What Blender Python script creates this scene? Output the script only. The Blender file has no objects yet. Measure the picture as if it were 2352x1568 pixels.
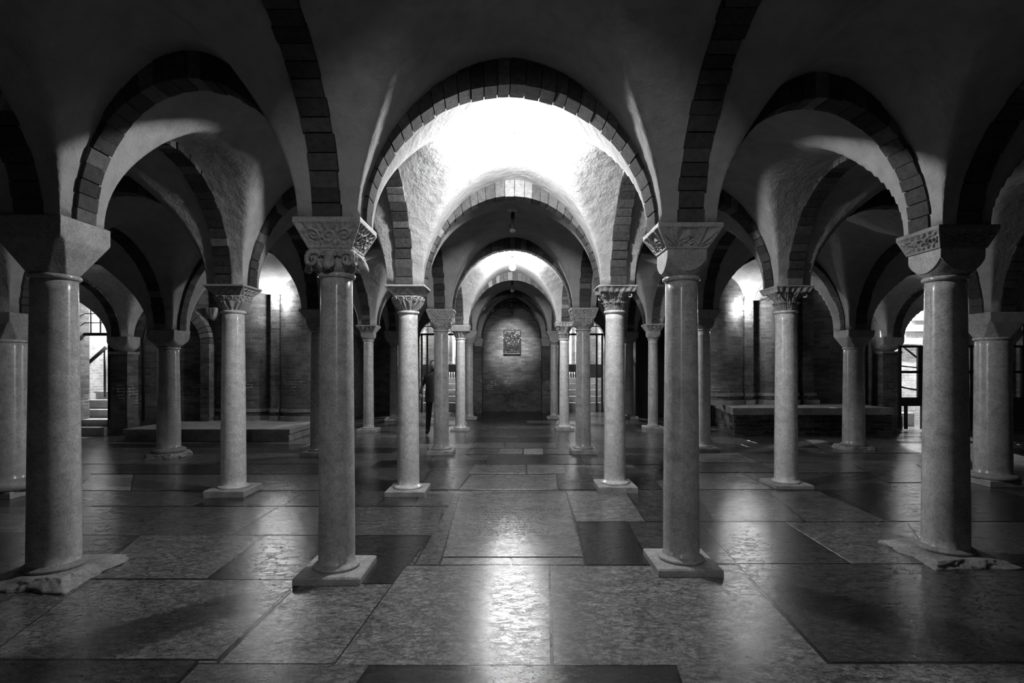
import bpy, math, random
from mathutils import Vector, noise
R = random.Random(7)
PI = math.pi
F = 1260.0; CX = 1176.0; HY = 843.0; HC = 1.61
scene = bpy.context.scene
COL = scene.collection

# ------------------------------------------------------------------ helpers
def px(x, y, Z):                      # photo pixel at depth Z -> world
    return ((x - CX) / F * Z, Z, HC + (HY - y) / F * Z)
def zf(y):                            # depth of a floor point seen at row y
    return HC * F / (y - HY)
def fx(x, y):                         # floor point
    Z = zf(y); return ((x - CX) / F * Z, Z)

class MB:
    def __init__(s): s.v = []; s.f = []; s.uv = []; s.tone = []; s.smooth = []
    def face(s, idx, uv=None, tone=0.5, smooth=False):
        s.f.append(tuple(idx)); s.uv.append(uv); s.tone.append(tone); s.smooth.append(smooth)
    def vert(s, p): s.v.append(tuple(p)); return len(s.v) - 1
    def poly(s, pts, uv=None, tone=0.5, smooth=False):
        s.face([s.vert(p) for p in pts], uv, tone, smooth)
    def box(s, x0, x1, y0, y1, z0, z1, tone=0.5, top=None, b=0.0):
        tx = top if top else (x0, x1, y0, y1)
        P = [(x0, y0, z0), (x1, y0, z0), (x1, y1, z0), (x0, y1, z0),
             (tx[0], tx[2], z1), (tx[1], tx[2], z1), (tx[1], tx[3], z1), (tx[0], tx[3], z1)]
        i = [s.vert(p) for p in P]
        dx, dy, dz = x1 - x0, y1 - y0, z1 - z0
        for q, uv in (((0, 1, 5, 4), [(x0, z0), (x1, z0), (x1, z1), (x0, z1)]),
                      ((1, 2, 6, 5), [(y0, z0), (y1, z0), (y1, z1), (y0, z1)]),
                      ((2, 3, 7, 6), [(x1, z0), (x0, z0), (x0, z1), (x1, z1)]),
                      ((3, 0, 4, 7), [(y1, z0), (y0, z0), (y0, z1), (y1, z1)]),
                      ((4, 5, 6, 7), [(x0, y0), (x1, y0), (x1, y1), (x0, y1)]),
                      ((3, 2, 1, 0), [(x0, y1), (x1, y1), (x1, y0), (x0, y0)])):
            s.face([i[k] for k in q], uv, tone)
    def hexa(s, P, tone=0.5):          # 8 corners, bottom ring then top ring
        i = [s.vert(p) for p in P]
        for q in ((0, 1, 5, 4), (1, 2, 6, 5), (2, 3, 7, 6), (3, 0, 4, 7), (4, 5, 6, 7), (3, 2, 1, 0)):
            s.face([i[k] for k in q], None, tone)
    def rings(s, rings, cap=(True, True), smooth=True, tone=0.5, closed=True, uvs=None):
        base = []
        for r in rings: base.append([s.vert(p) for p in r])
        n = len(rings[0]); m = n if closed else n - 1
        for a in range(len(rings) - 1):
            for k in range(m):
                k2 = (k + 1) % n
                uv = None
                if uvs: uv = [uvs[a][k], uvs[a][k + 1], uvs[a + 1][k + 1], uvs[a + 1][k]]
                s.face([base[a][k], base[a][k2], base[a + 1][k2], base[a + 1][k]], uv, tone, smooth)
        if cap[0]: s.face(base[0][::-1], None, tone)
        if cap[1]: s.face(base[-1], None, tone)
    def tube(s, pts, r, n=10, tone=0.5):
        pts = [Vector(p) for p in pts]; rr = r if isinstance(r, (list, tuple)) else [r] * len(pts)
        out = []
        for i, p in enumerate(pts):
            d = (pts[min(i + 1, len(pts) - 1)] - pts[max(i - 1, 0)]).normalized()
            up = Vector((0, 0, 1)) if abs(d.z) < .9 else Vector((0, 1, 0))
            a = d.cross(up).normalized(); b = a.cross(d).normalized()
            out.append([p + (a * math.cos(t) + b * math.sin(t)) * rr[i] for t in [2 * PI * k / n for k in range(n)]])
        s.rings(out, tone=tone)
    def lathe(s, prof, seg=40, c=(0, 0), tone=0.5, cap=(True, True)):
        s.rings([[(c[0] + r * math.cos(2 * PI * k / seg), c[1] + r * math.sin(2 * PI * k / seg), z)
                  for k in range(seg)] for r, z in prof], cap=cap, tone=tone)
    def build(s, name, mat, parent=None, loc=None, kind=None):
        me = bpy.data.meshes.new(name)
        me.from_pydata(s.v, [], s.f)
        if any(u is not None for u in s.uv):
            uvl = me.uv_layers.new(name="UVMap"); k = 0; flat = []
            for f, u in zip(s.f, s.uv):
                for j in range(len(f)): flat += list(u[j]) if u is not None else [0.0, 0.0]
            uvl.data.foreach_set("uv", flat)
        at = me.attributes.new("tone", 'FLOAT', 'FACE')
        at.data.foreach_set("value", s.tone)
        me.polygons.foreach_set("use_smooth", s.smooth)
        me.materials.append(mat); me.update()
        o = bpy.data.objects.new(name, me); COL.objects.link(o)
        if parent: o.parent = parent
        if loc: o.location = loc
        if kind: o["kind"] = kind
        return o
def tag(o, label, cat, group=None):
    o["label"] = label; o["category"] = cat
    if group: o["group"] = group
    return o
def thing(name, label, cat, loc=(0, 0, 0), group=None):
    o = bpy.data.objects.new(name, None); COL.objects.link(o); o.location = loc; o.empty_display_size = .1
    return tag(o, label, cat, group)

# ------------------------------------------------------------------ materials
def mat(name, build):
    m = bpy.data.materials.new(name); m.use_nodes = True
    nt = m.node_tree; b = nt.nodes["Principled BSDF"]
    build(nt, b, lambda t, **k: _n(nt, t, **k), nt.links.new); return m
def _n(nt, t, **k):
    n = nt.nodes.new(t)
    for a, v in k.items():
        if a.startswith("i_"):
            key = a[2:].replace("_", " ")
            n.inputs[int(key) if key.isdigit() else key].default_value = v
        else: setattr(n, a, v)
    return n
def ramp(n, stops):
    cr = n.color_ramp
    while len(cr.elements) < len(stops): cr.elements.new(0.5)
    for e, (p, v) in zip(cr.elements, stops):
        e.position = p; e.color = (v, v, v, 1)
    return n
def g(v): return (v, v, v, 1)

def m_plaster(nt, b, N, L):
    tc = N("ShaderNodeTexCoord")
    n1 = N("ShaderNodeTexNoise", i_Scale=1.3, i_Detail=6.0, i_Roughness=.6)
    n2 = N("ShaderNodeTexNoise", i_Scale=7.5, i_Detail=8.0, i_Roughness=.62)
    n3 = N("ShaderNodeTexNoise", i_Scale=70.0, i_Detail=4.0)
    for n in (n1, n2, n3): L(tc.outputs["Object"], n.inputs["Vector"])
    r = ramp(N("ShaderNodeValToRGB"), [(.3, .31), (.65, .44)]); L(n1.outputs[0], r.inputs[0])
    r2 = ramp(N("ShaderNodeValToRGB"), [(.3, .82), (.6, 1.0)]); L(n2.outputs[0], r2.inputs[0])
    mx = N("ShaderNodeMix", data_type='RGBA', blend_type='MULTIPLY'); mx.inputs[0].default_value = 1
    L(r.outputs[0], mx.inputs[6]); L(r2.outputs[0], mx.inputs[7]); L(mx.outputs[2], b.inputs["Base Color"])
    b.inputs["Roughness"].default_value = .9; b.inputs["Specular IOR Level"].default_value = .2
    ad = N("ShaderNodeMath", operation='MULTIPLY_ADD'); ad.inputs[1].default_value = .08
    L(n3.outputs[0], ad.inputs[0]); L(n2.outputs[0], ad.inputs[2])
    bp = N("ShaderNodeBump", i_Strength=.5, i_Distance=.05); L(ad.outputs[0], bp.inputs["Height"]); L(bp.outputs[0], b.inputs["Normal"])
PLASTER = mat("plaster", m_plaster)

def m_voussoir(nt, b, N, L):
    at = N("ShaderNodeAttribute", attribute_name="tone")
    tc = N("ShaderNodeTexCoord")
    n2 = N("ShaderNodeTexNoise", i_Scale=22.0, i_Detail=8.0, i_Roughness=.7); L(tc.outputs["Object"], n2.inputs["Vector"])
    r = ramp(N("ShaderNodeValToRGB"), [(.3, .55), (.7, 1.15)]); L(n2.outputs[0], r.inputs[0])
    mx = N("ShaderNodeMix", data_type='RGBA', blend_type='MULTIPLY'); mx.inputs[0].default_value = 1
    L(at.outputs["Fac"], mx.inputs[6]); L(r.outputs[0], mx.inputs[7]); L(mx.outputs[2], b.inputs["Base Color"])
    b.inputs["Roughness"].default_value = .95; b.inputs["Specular IOR Level"].default_value = .15
    bp = N("ShaderNodeBump", i_Strength=.7, i_Distance=.012); L(n2.outputs[0], bp.inputs["Height"]); L(bp.outputs[0], b.inputs["Normal"])
VOUSS = mat("arch_brick", m_voussoir)

def brick_mat(c1, c2, mort, scale=1.0, rough=.9, warp=.035, lime=0.0):
    def f(nt, b, N, L):
        uv = N("ShaderNodeUVMap")
        tc = N("ShaderNodeTexCoord")
        nd = N("ShaderNodeTexNoise", i_Scale=3.0, i_Detail=3.0); L(tc.outputs["Object"], nd.inputs["Vector"])
        sc = N("ShaderNodeVectorMath", operation='SCALE'); sc.inputs[3].default_value = warp; L(nd.outputs["Color"], sc.inputs[0])
        ad = N("ShaderNodeVectorMath", operation='ADD'); L(uv.outputs[0], ad.inputs[0]); L(sc.outputs[0], ad.inputs[1])
        br = N("ShaderNodeTexBrick", i_Color1=g(c1), i_Color2=g(c2), i_Mortar=g(mort), i_Scale=1.0 * scale,
               i_Mortar_Size=.007, i_Mortar_Smooth=.35, i_Bias=-.1, i_Brick_Width=.27, i_Row_Height=.075)
        L(ad.outputs[0], br.inputs["Vector"])
        n1 = N("ShaderNodeTexNoise", i_Scale=1.1, i_Detail=7.0, i_Roughness=.65); L(tc.outputs["Object"], n1.inputs["Vector"])
        n2 = N("ShaderNodeTexNoise", i_Scale=25.0, i_Detail=6.0, i_Roughness=.7); L(tc.outputs["Object"], n2.inputs["Vector"])
        r = ramp(N("ShaderNodeValToRGB"), [(.3, .35), (.7, 1.4)]); L(n1.outputs[0], r.inputs[0])
        mx = N("ShaderNodeMix", data_type='RGBA', blend_type='MULTIPLY'); mx.inputs[0].default_value = 1
        L(br.outputs[0], mx.inputs[6]); L(r.outputs[0], mx.inputs[7])
        r2 = ramp(N("ShaderNodeValToRGB"), [(.25, .6), (.75, 1.25)]); L(n2.outputs[0], r2.inputs[0])
        m2 = N("ShaderNodeMix", data_type='RGBA', blend_type='MULTIPLY'); m2.inputs[0].default_value = 1
        L(mx.outputs[2], m2.inputs[6]); L(r2.outputs[0], m2.inputs[7]); out = m2.outputs[2]
        if lime:      # pale lime bloom on the lower courses
            sx = N("ShaderNodeSeparateXYZ"); L(tc.outputs["Object"], sx.inputs[0])
            band = ramp(N("ShaderNodeValToRGB"), [(.0, 0), (.30, 0), (.42, 1), (.55, 1), (.68, 0)])
            dv2 = N("ShaderNodeMath", operation='DIVIDE'); dv2.inputs[1].default_value = 2.0; L(sx.outputs[2], dv2.inputs[0]); L(dv2.outputs[0], band.inputs[0])
            n5 = N("ShaderNodeTexNoise", i_Scale=1.6, i_Detail=5.0, i_Roughness=.7); L(tc.outputs["Object"], n5.inputs["Vector"])
            pm = ramp(N("ShaderNodeValToRGB"), [(.54, 0), (.60, 1)]); L(n5.outputs[0], pm.inputs[0])
            m_a = N("ShaderNodeMath", operation='MULTIPLY'); L(band.outputs[0], m_a.inputs[0]); L(pm.outputs[0], m_a.inputs[1])
            m_b = N("ShaderNodeMath", operation='MULTIPLY'); L(m_a.outputs[0], m_b.inputs[0]); L(br.outputs["Fac"], m_b.inputs[1])
            m5 = N("ShaderNodeMix", data_type='RGBA'); m5.inputs[7].default_value = g(lime); L(m_b.outputs[0], m5.inputs[0]); L(out, m5.inputs[6]); out = m5.outputs[2]
        L(out, b.inputs["Base Color"])
        b.inputs["Roughness"].default_value = rough; b.inputs["Specular IOR Level"].default_value = .2
        h = N("ShaderNodeMath", operation='MULTIPLY_ADD'); h.inputs[1].default_value = -1.0
        L(br.outputs["Fac"], h.inputs[0]); L(n2.outputs[0], h.inputs[2])
        bp = N("ShaderNodeBump", i_Strength=.9, i_Distance=.02); L(h.outputs[0], bp.inputs["Height"]); L(bp.outputs[0], b.inputs["Normal"])
    return f
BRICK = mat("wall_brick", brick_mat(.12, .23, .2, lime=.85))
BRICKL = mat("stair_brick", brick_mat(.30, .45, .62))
RUBBLE = mat("podium_rubble", brick_mat(.04, .15, .2, .8, warp=.16, lime=.8))

def stone_mat(c, spread, rough, spots=True, bump=.3, scale=1.0, aniso=0):
    def f(nt, b, N, L):
        tc = N("ShaderNodeTexCoord"); oi = N("ShaderNodeObjectInfo")
        n1 = N("ShaderNodeTexNoise", i_Scale=3.0 * scale, i_Detail=8.0, i_Roughness=.65)
        n2 = N("ShaderNodeTexNoise", i_Scale=60.0 * scale, i_Detail=4.0, i_Roughness=.6)
        vo = N("ShaderNodeTexVoronoi", i_Scale=42.0 * scale)
        n4 = N("ShaderNodeTexNoise", i_Scale=14.0 * scale, i_Detail=6.0, i_Roughness=.7)
        for n in (n1, n2, vo, n4): L(tc.outputs["Object"], n.inputs["Vector"])
        r = ramp(N("ShaderNodeValToRGB"), [(.3, c - spread), (.7, c + spread)]); L(n1.outputs[0], r.inputs[0])
        r2 = ramp(N("ShaderNodeValToRGB"), [(.3, .72), (.62, 1.12)]); L(n2.outputs[0], r2.inputs[0])
        mx = N("ShaderNodeMix", data_type='RGBA', blend_type='MULTIPLY'); mx.inputs[0].default_value = 1
        L(r.outputs[0], mx.inputs[6]); L(r2.outputs[0], mx.inputs[7]); out = mx.outputs[2]
        r4 = ramp(N("ShaderNodeValToRGB"), [(.35, .8), (.6, 1.1)]); L(n4.outputs[0], r4.inputs[0])
        m4 = N("ShaderNodeMix", data_type='RGBA', blend_type='MULTIPLY'); m4.inputs[0].default_value = 1
        L(out, m4.inputs[6]); L(r4.outputs[0], m4.inputs[7]); out = m4.outputs[2]
        if spots:
            r3 = ramp(N("ShaderNodeValToRGB"), [(.08, .45), (.2, 1.0)]); L(vo.outputs["Distance"], r3.inputs[0])
            m3 = N("ShaderNodeMix", data_type='RGBA', blend_type='MULTIPLY'); m3.inputs[0].default_value = .6
            L(out, m3.inputs[6]); L(r3.outputs[0], m3.inputs[7]); out = m3.outputs[2]
        L(out, b.inputs["Base Color"])
        b.inputs["Roughness"].default_value = rough
        if aniso:
            tg = N("ShaderNodeTangent", direction_type='RADIAL', axis='Z'); L(tg.outputs[0], b.inputs["Tangent"])
            b.inputs["Anisotropic"].default_value = aniso; b.inputs["Anisotropic Rotation"].default_value = .25; b.inputs["Specular IOR Level"].default_value = .7
        bp = N("ShaderNodeBump", i_Strength=bump, i_Distance=.006); L(n2.outputs[0], bp.inputs["Height"]); L(bp.outputs[0], b.inputs["Normal"])
    return f
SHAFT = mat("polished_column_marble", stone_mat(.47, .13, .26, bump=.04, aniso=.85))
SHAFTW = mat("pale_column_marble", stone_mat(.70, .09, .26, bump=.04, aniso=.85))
CARVE = mat("carved_marble", stone_mat(.40, .10, .62, spots=False, bump=.5))
CARVED = mat("carved_dark_stone", stone_mat(.24, .08, .75, spots=False, bump=.7))
PLAIN = mat("dressed_stone", stone_mat(.36, .08, .7, bump=.5))
ROUGH = mat("worn_stone", stone_mat(.28, .10, .75, spots=False, bump=1.0))

def m_floor(nt, b, N, L):
    at = N("ShaderNodeAttribute", attribute_name="tone"); tc = N("ShaderNodeTexCoord")
    ofs = N("ShaderNodeMath", operation='MULTIPLY'); ofs.inputs[1].default_value = 91.0; L(at.outputs["Fac"], ofs.inputs[0])
    ao = N("ShaderNodeVectorMath", operation='ADD'); L(tc.outputs["Object"], ao.inputs[0]); L(ofs.outputs[0], ao.inputs[1])
    mp = N("ShaderNodeMapping"); mp.inputs["Scale"].default_value = (.8, 1.5, 1.0); L(ao.outputs[0], mp.inputs["Vector"])
    def mul(a, c):
        mx = N("ShaderNodeMix", data_type='RGBA', blend_type='MULTIPLY'); mx.inputs[0].default_value = 1
        L(a, mx.inputs[6]); L(c, mx.inputs[7]); return mx.outputs[2]
    def crackle(scale, warp, wscale, wid):
        nd = N("ShaderNodeTexNoise", i_Scale=wscale, i_Detail=7.0, i_Roughness=.7); L(mp.outputs[0], nd.inputs["Vector"])
        sc = N("ShaderNodeVectorMath", operation='SCALE'); sc.inputs[3].default_value = warp; L(nd.outputs["Color"], sc.inputs[0])
        ad = N("ShaderNodeVectorMath", operation='ADD'); L(mp.outputs[0], ad.inputs[0]); L(sc.outputs[0], ad.inputs[1])
        v = N("ShaderNodeTexVoronoi", feature='DISTANCE_TO_EDGE', i_Scale=scale); L(ad.outputs[0], v.inputs["Vector"])
        return ramp_(v.outputs["Distance"], [(0, 0.0), (wid, 1.0)])
    def ramp_(src, st):
        r = ramp(N("ShaderNodeValToRGB"), st); L(src, r.inputs[0]); return r.outputs[0]
    def masked(src, mask):
        vm = N("ShaderNodeMix", data_type='RGBA'); vm.inputs[6].default_value = g(1); L(mask, vm.inputs[0]); L(src, vm.inputs[7]); return vm.outputs[2]
    n1 = N("ShaderNodeTexNoise", i_Scale=1.7, i_Detail=8.0, i_Roughness=.68); L(ao.outputs[0], n1.inputs["Vector"])
    n2 = N("ShaderNodeTexNoise", i_Scale=26.0, i_Detail=8.0, i_Roughness=.75); L(mp.outputs[0], n2.inputs["Vector"])
    n3 = N("ShaderNodeTexNoise", i_Scale=7.0, i_Detail=9.0, i_Roughness=.75, i_Distortion=.8); L(mp.outputs[0], n3.inputs["Vector"])
    c1 = masked(crackle(5.0, .60, 3.2, .045), ramp_(n1.outputs[0], [(.40, 0), (.50, 1.0)]))
    c2 = masked(crackle(13.0, .34, 6.0, .10), ramp_(n3.outputs[0], [(.42, 0), (.52, .9)]))
    blot = ramp_(n3.outputs[0], [(.30, .35), (.5, .95), (.70, 1.45)])
    fl_ = ramp_(n2.outputs[0], [(.36, .2), (.47, .95), (.7, 1.25)])
    cl = ramp_(n1.outputs[0], [(.25, .75), (.75, 1.25)])
    out = at.outputs["Fac"]
    for q in (c1, c2, blot, fl_, cl): out = mul(out, q)
    L(out, b.inputs["Base Color"])
    hh = mul(c1, c2); wear = mul(hh, fl_)
    L(ramp_(wear, [(.05, .36), (.35, .195)]), b.inputs["Roughness"])
    sp_ = mul(ramp_(wear, [(.05, .3), (.35, .8)]), ramp_(n3.outputs[0], [(.35, .8), (.6, 1.0)])); L(sp_, b.inputs["Specular IOR Level"])
    h = N("ShaderNodeMath", operation='MULTIPLY_ADD'); h.inputs[1].default_value = .5; L(hh, h.inputs[0]); L(n2.outputs[0], h.inputs[2])
    bp = N("ShaderNodeBump", i_Strength=.09, i_Distance=.01); L(h.outputs[0], bp.inputs["Height"]); L(bp.outputs[0], b.inputs["Normal"])
FLOOR = mat("marble_paving", m_floor)

def flat(c, rough=.6, metal=0.0, name="flat"):
    def f(nt, b, N, L):
        tc = N("ShaderNodeTexCoord"); n = N("ShaderNodeTexNoise", i_Scale=30.0, i_Detail=4.0); L(tc.outputs["Object"], n.inputs["Vector"])
        r = ramp(N("ShaderNodeValToRGB"), [(.3, c * .8), (.7, c * 1.2)]); L(n.outputs[0], r.inputs[0]); L(r.outputs[0], b.inputs["Base Color"])
        b.inputs["Roughness"].default_value = rough; b.inputs["Metallic"].default_value = metal
    return mat(name, f)
IRON = flat(.015, .45, 0, "black_iron"); WOOD = flat(.02, .5, 0, "dark_wood"); BRONZE = flat(.016, .42, .0, "bronze"); BRONZE.node_tree.nodes["Principled BSDF"].inputs["Specular IOR Level"].default_value = .35
INK = flat(.02, .9, 0, "engraving"); CLOTH = flat(.03, .9, 0, "dark_cloth"); SKIN = flat(.35, .6, 0, "skin"); HAIR = flat(.02, .7, 0, "hair")
WHITE = flat(.75, .5, 0, "white_enamel"); STEP = mat("step_stone", stone_mat(.5, .08, .7, spots=False, bump=.6))
def m_glass(nt, b, N, L):
    b.inputs["Base Color"].default_value = g(1); b.inputs["Transmission Weight"].default_value = 1.0
    b.inputs["Roughness"].default_value = .02; b.inputs["IOR"].default_value = 1.45
GLASS = mat("clear_glass", m_glass)
def emis(name, s):
    def f(nt, b, N, L):
        b.inputs["Base Color"].default_value = g(.9); b.inputs["Emission Color"].default_value = g(1); b.inputs["Emission Strength"].default_value = s
    return mat(name, f)

# ------------------------------------------------------------------ nodes of the vault
# measured: (line,row): shaft-centre X, plinth-front Y px, abacus-top px, shaft-top px, shaft-bottom px, r_top, r_bot, kind
Xl = {'I': -12.3, 'G': -9.35, 'A': -6.32, 'B': -3.56, 'C': -1.335, 'D': 1.35, 'E': 3.72, 'F': 6.7, 'H': 9.9, 'J': 13.2}
LN = list("IGABCDEFHJ")
HA = .25
meas = {
 ('B', 1): (-3.545, 1350, 492, 636, 1302, .149, .172, 'block', 1), ('C', 1): (-1.37, 1345, 497, 633, 1302, .119, .139, 'ram', 1),
 ('D', 1): (1.375, 1325, 510, 640, 1284, .125, .143, 'cushion', 1), ('E', 1): (3.72, 1298, 515, 640, 1262, .146, .172, 'cushion2', 1),
 ('A', 2): (-6.36, 1147, 716, 782, 1103, .198, .215, 'block', 1), ('B', 2): (-3.56, 1143, 652, 716, 1117, .130, .152, 'leaf', 1),
 ('C', 2): (-1.335, 1141, 653, 717, 1117, .118, .143, 'leaf', 1), ('D', 2): (1.358, 1133, 654, 716, 1107, .120, .143, 'corinth', 1),
 ('E', 2): (3.73, 1124, 655, 716, 1105, .130, .148, 'corinth', 1), ('F', 2): (6.66, 1119, 716, 777, 1090, .198, .215, 'block', 1),
 ('A', 3): (-6.2, 1053, 757, 799, 1030, .168, .195, 'plain', 1), ('B', 3): (-3.56, 1050, 709, 760, 1032, .118, .130, 'cushion', 1),
 ('C', 3): (-1.32, 1046, 709, 759, 1028, .130, .142, 'scroll', 1), ('D', 3): (1.34, 1044, 706, 757, 1027, .128, .142, 'scroll', 1),
 ('E', 3): (3.74, 1037, 710, 757, 1023, .118, .132, 'cushion', 1), ('F', 3): (6.77, 1034, 757, 799, 1020, .178, .20, 'block', 1),
 ('B', 4): (-3.58, 994, 746, 781, 982, .118, .130, 'cushion', 1), ('C', 4): (-1.313, 991, 746, 778, 981, .118, .130, 'whitecap', 1),
 ('D', 4): (1.338, 990, 739, 779, 978, .116, .130, 'corinth', 1), ('E', 4): (3.66, 988, 743, 779, 977, .118, .130, 'cushion', 1),
 ('B', 5): (-3.57, 967, 759, 791, 958, .118, .130, 'plain', 1), ('C', 5): (-1.322, 964, 759, 792, 956, .118, .128, 'taper', 1),
 ('D', 5): (1.33, 962, 760, 790, 955, .118, .128, 'cushion', 1), ('E', 5): (3.66, 963, 761, 786, 953, .125, .14, 'plain', 1),
}
N = {}   # (line,row) -> dict(x,y,h)
cols = {}
for (l, r), (X, yp, ya, ys, yb, rt, rb, kind, vis) in meas.items():
    Z = zf(yp) + .25
    h = HC + (HY - ya) / F * (Z - HA)
    N[l, r] = dict(x=X, y=Z, h=h)
    cols[l, r] = dict(x=X, y=Z, h=h, zs=HC + (HY - ys) / F * Z, zb=max(.06, HC + (HY - yb) / F * (Z - .1)), rt=rt, rb=rb, kind=kind)
def node(l, r, x, y, h): N[l, r] = dict(x=x, y=y, h=h)
node('A', 1, -6.35, 4.05, 2.35); node('F', 1, 6.65, 4.95, 2.35)
for r, y in ((1, (3.8, 5.3)), (2, (6.7, 7.9)), (3, (9.75, 11.15))):
    node('G', r, -9.35, y[0], 2.35); node('H', r, 9.9, y[1], 2.35)
    node('I', r, -13.45, y[0] - .1, 2.35); node('J', r, 14.05, y[1] + .2, 2.35)
for l in LN:
    n1 = N[l, 1]
    node(l, 0, n1['x'], 1.0 + .02 * n1['x'], n1['h']); node(l, -1, n1['x'], -1.95, n1['h'])
node('I', 4, -13.45, 13.0, 2.35); node('G', 4, -9.32, 13.15, 2.34); node('A', 4, -6.05, 13.95, 3.45)
node('F', 4, 6.05, 13.95, 3.3); node('H', 4, 9.78, 14.2, 2.38); node('J', 4, 14.05, 14.4, 2.38)
node('A', 5, -6.1, 17.0, 2.72); node('F', 5, 6.1, 17.3, 2.72)
for l, x, h in (('A', -6.1, 2.7), ('B', -3.6, 2.7), ('C', -1.30, 2.62), ('D', 1.26, 2.62), ('E', 3.65, 2.7), ('F', 6.1, 2.7)):
    node(l, 6, x, 19.55, h)

def crown(a, b):           # intrados crown height of the arch between neighbouring nodes
    if a[0] == b[0]:       # longitudinal
        if a[0] in 'AF' and 4 not in (a[1], b[1]): return 3.70
        if a[0] in 'GHIJ': return 3.50
        if a[0] in 'AF': return 3.86
        return 3.86
    else:
        s = {a[0], b[0]}
        if s <= set('IGA') or s <= set('FHJ'): return 3.50
    if a[1] == 6 and b[1] == 6: return 3.86
    return 3.81
def ringt(a, b): return .065 if a[0] == b[0] else .21
RT = .20                    # crown thickness of the brick ring
def sstep(t): t = max(0, min(1, t)); return t * t * (3 - 2 * t)

# ------------------------------------------------------------------ vault webs
web = MB()
def do_web(l0, l1, r0, r1, n=44):
    k00, k10, k01, k11 = (l0, r0), (l1, r0), (l0, r1), (l1, r1)
    n00, n10, n01, n11 = N[k00], N[k10], N[k01], N[k11]
    c_f = crown(k00, k10); c_b = crown(k01, k11); c_l = crown(k00, k01); c_r = crown(k10, k11)
    Lu = (math.dist((n00['x'], n00['y']), (n10['x'], n10['y'])) + math.dist((n01['x'], n01['y']), (n11['x'], n11['y']))) / 4
    Lv = (math.dist((n00['x'], n00['y']), (n01['x'], n01['y'])) + math.dist((n10['x'], n10['y']), (n11['x'], n11['y']))) / 4
    def samples(L):
        tm = (L - HA + .03) / L
        ts = [-1.0] + [-tm * math.cos(PI * k / n) for k in range(n + 1)] + [1.0]
        return tm, ts
    tu, us = samples(Lu); tv, vs = samples(Lv)
    P = 7.0; grid = []
    for v in vs:
        row = []
        for u in us:
            a, b = (u + 1) / 2, (v + 1) / 2
            x = (n00['x'] * (1 - a) + n10['x'] * a) * (1 - b) + (n01['x'] * (1 - a) + n11['x'] * a) * b
            y = (n00['y'] * (1 - a) + n10['y'] * a) * (1 - b) + (n01['y'] * (1 - a) + n11['y'] * a) * b
            sa, sb = sstep((a - .25) * 2), sstep((b - .25) * 2)
            h = (n00['h'] * (1 - sa) + n10['h'] * sa) * (1 - sb) + (n01['h'] * (1 - sa) + n11['h'] * sa) * sb
            pa = math.sqrt(max(0, 1 - (u / tu) ** 2)); pb = math.sqrt(max(0, 1 - (v / tv) ** 2))
            ra = (c_f * (1 - b) + c_b * b - h) * pa + .21 * pa ** 3; rb = (c_l * (1 - a) + c_r * a - h) * pb + .065 * pb ** 3
            P = 6.8 + 50 * (1 - max(pa, pb) ** 4)
            rm = max(ra, rb); rr = rm * ((ra / rm) ** P + (rb / rm) ** P) ** (1 / P) if rm > 1e-6 else 0
            dz = .014 * noise.noise(Vector((x * 1.7, y * 1.7, h + rr))) * min(1, rr * 2)
            row.append((x, y, h + rr + dz))
        grid.append(row)
    web.rings(grid, cap=(False, False), closed=False)
for r in range(-1, 4):
    for i in range(len(LN) - 1): do_web(LN[i], LN[i + 1], r, r + 1)
for i in range(2, 7): do_web(LN[i], LN[i + 1], 4, 5)
for i in range(2, 7): do_web(LN[i], LN[i + 1], 5, 6)
web.build("ceiling", PLASTER, kind="structure")

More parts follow.
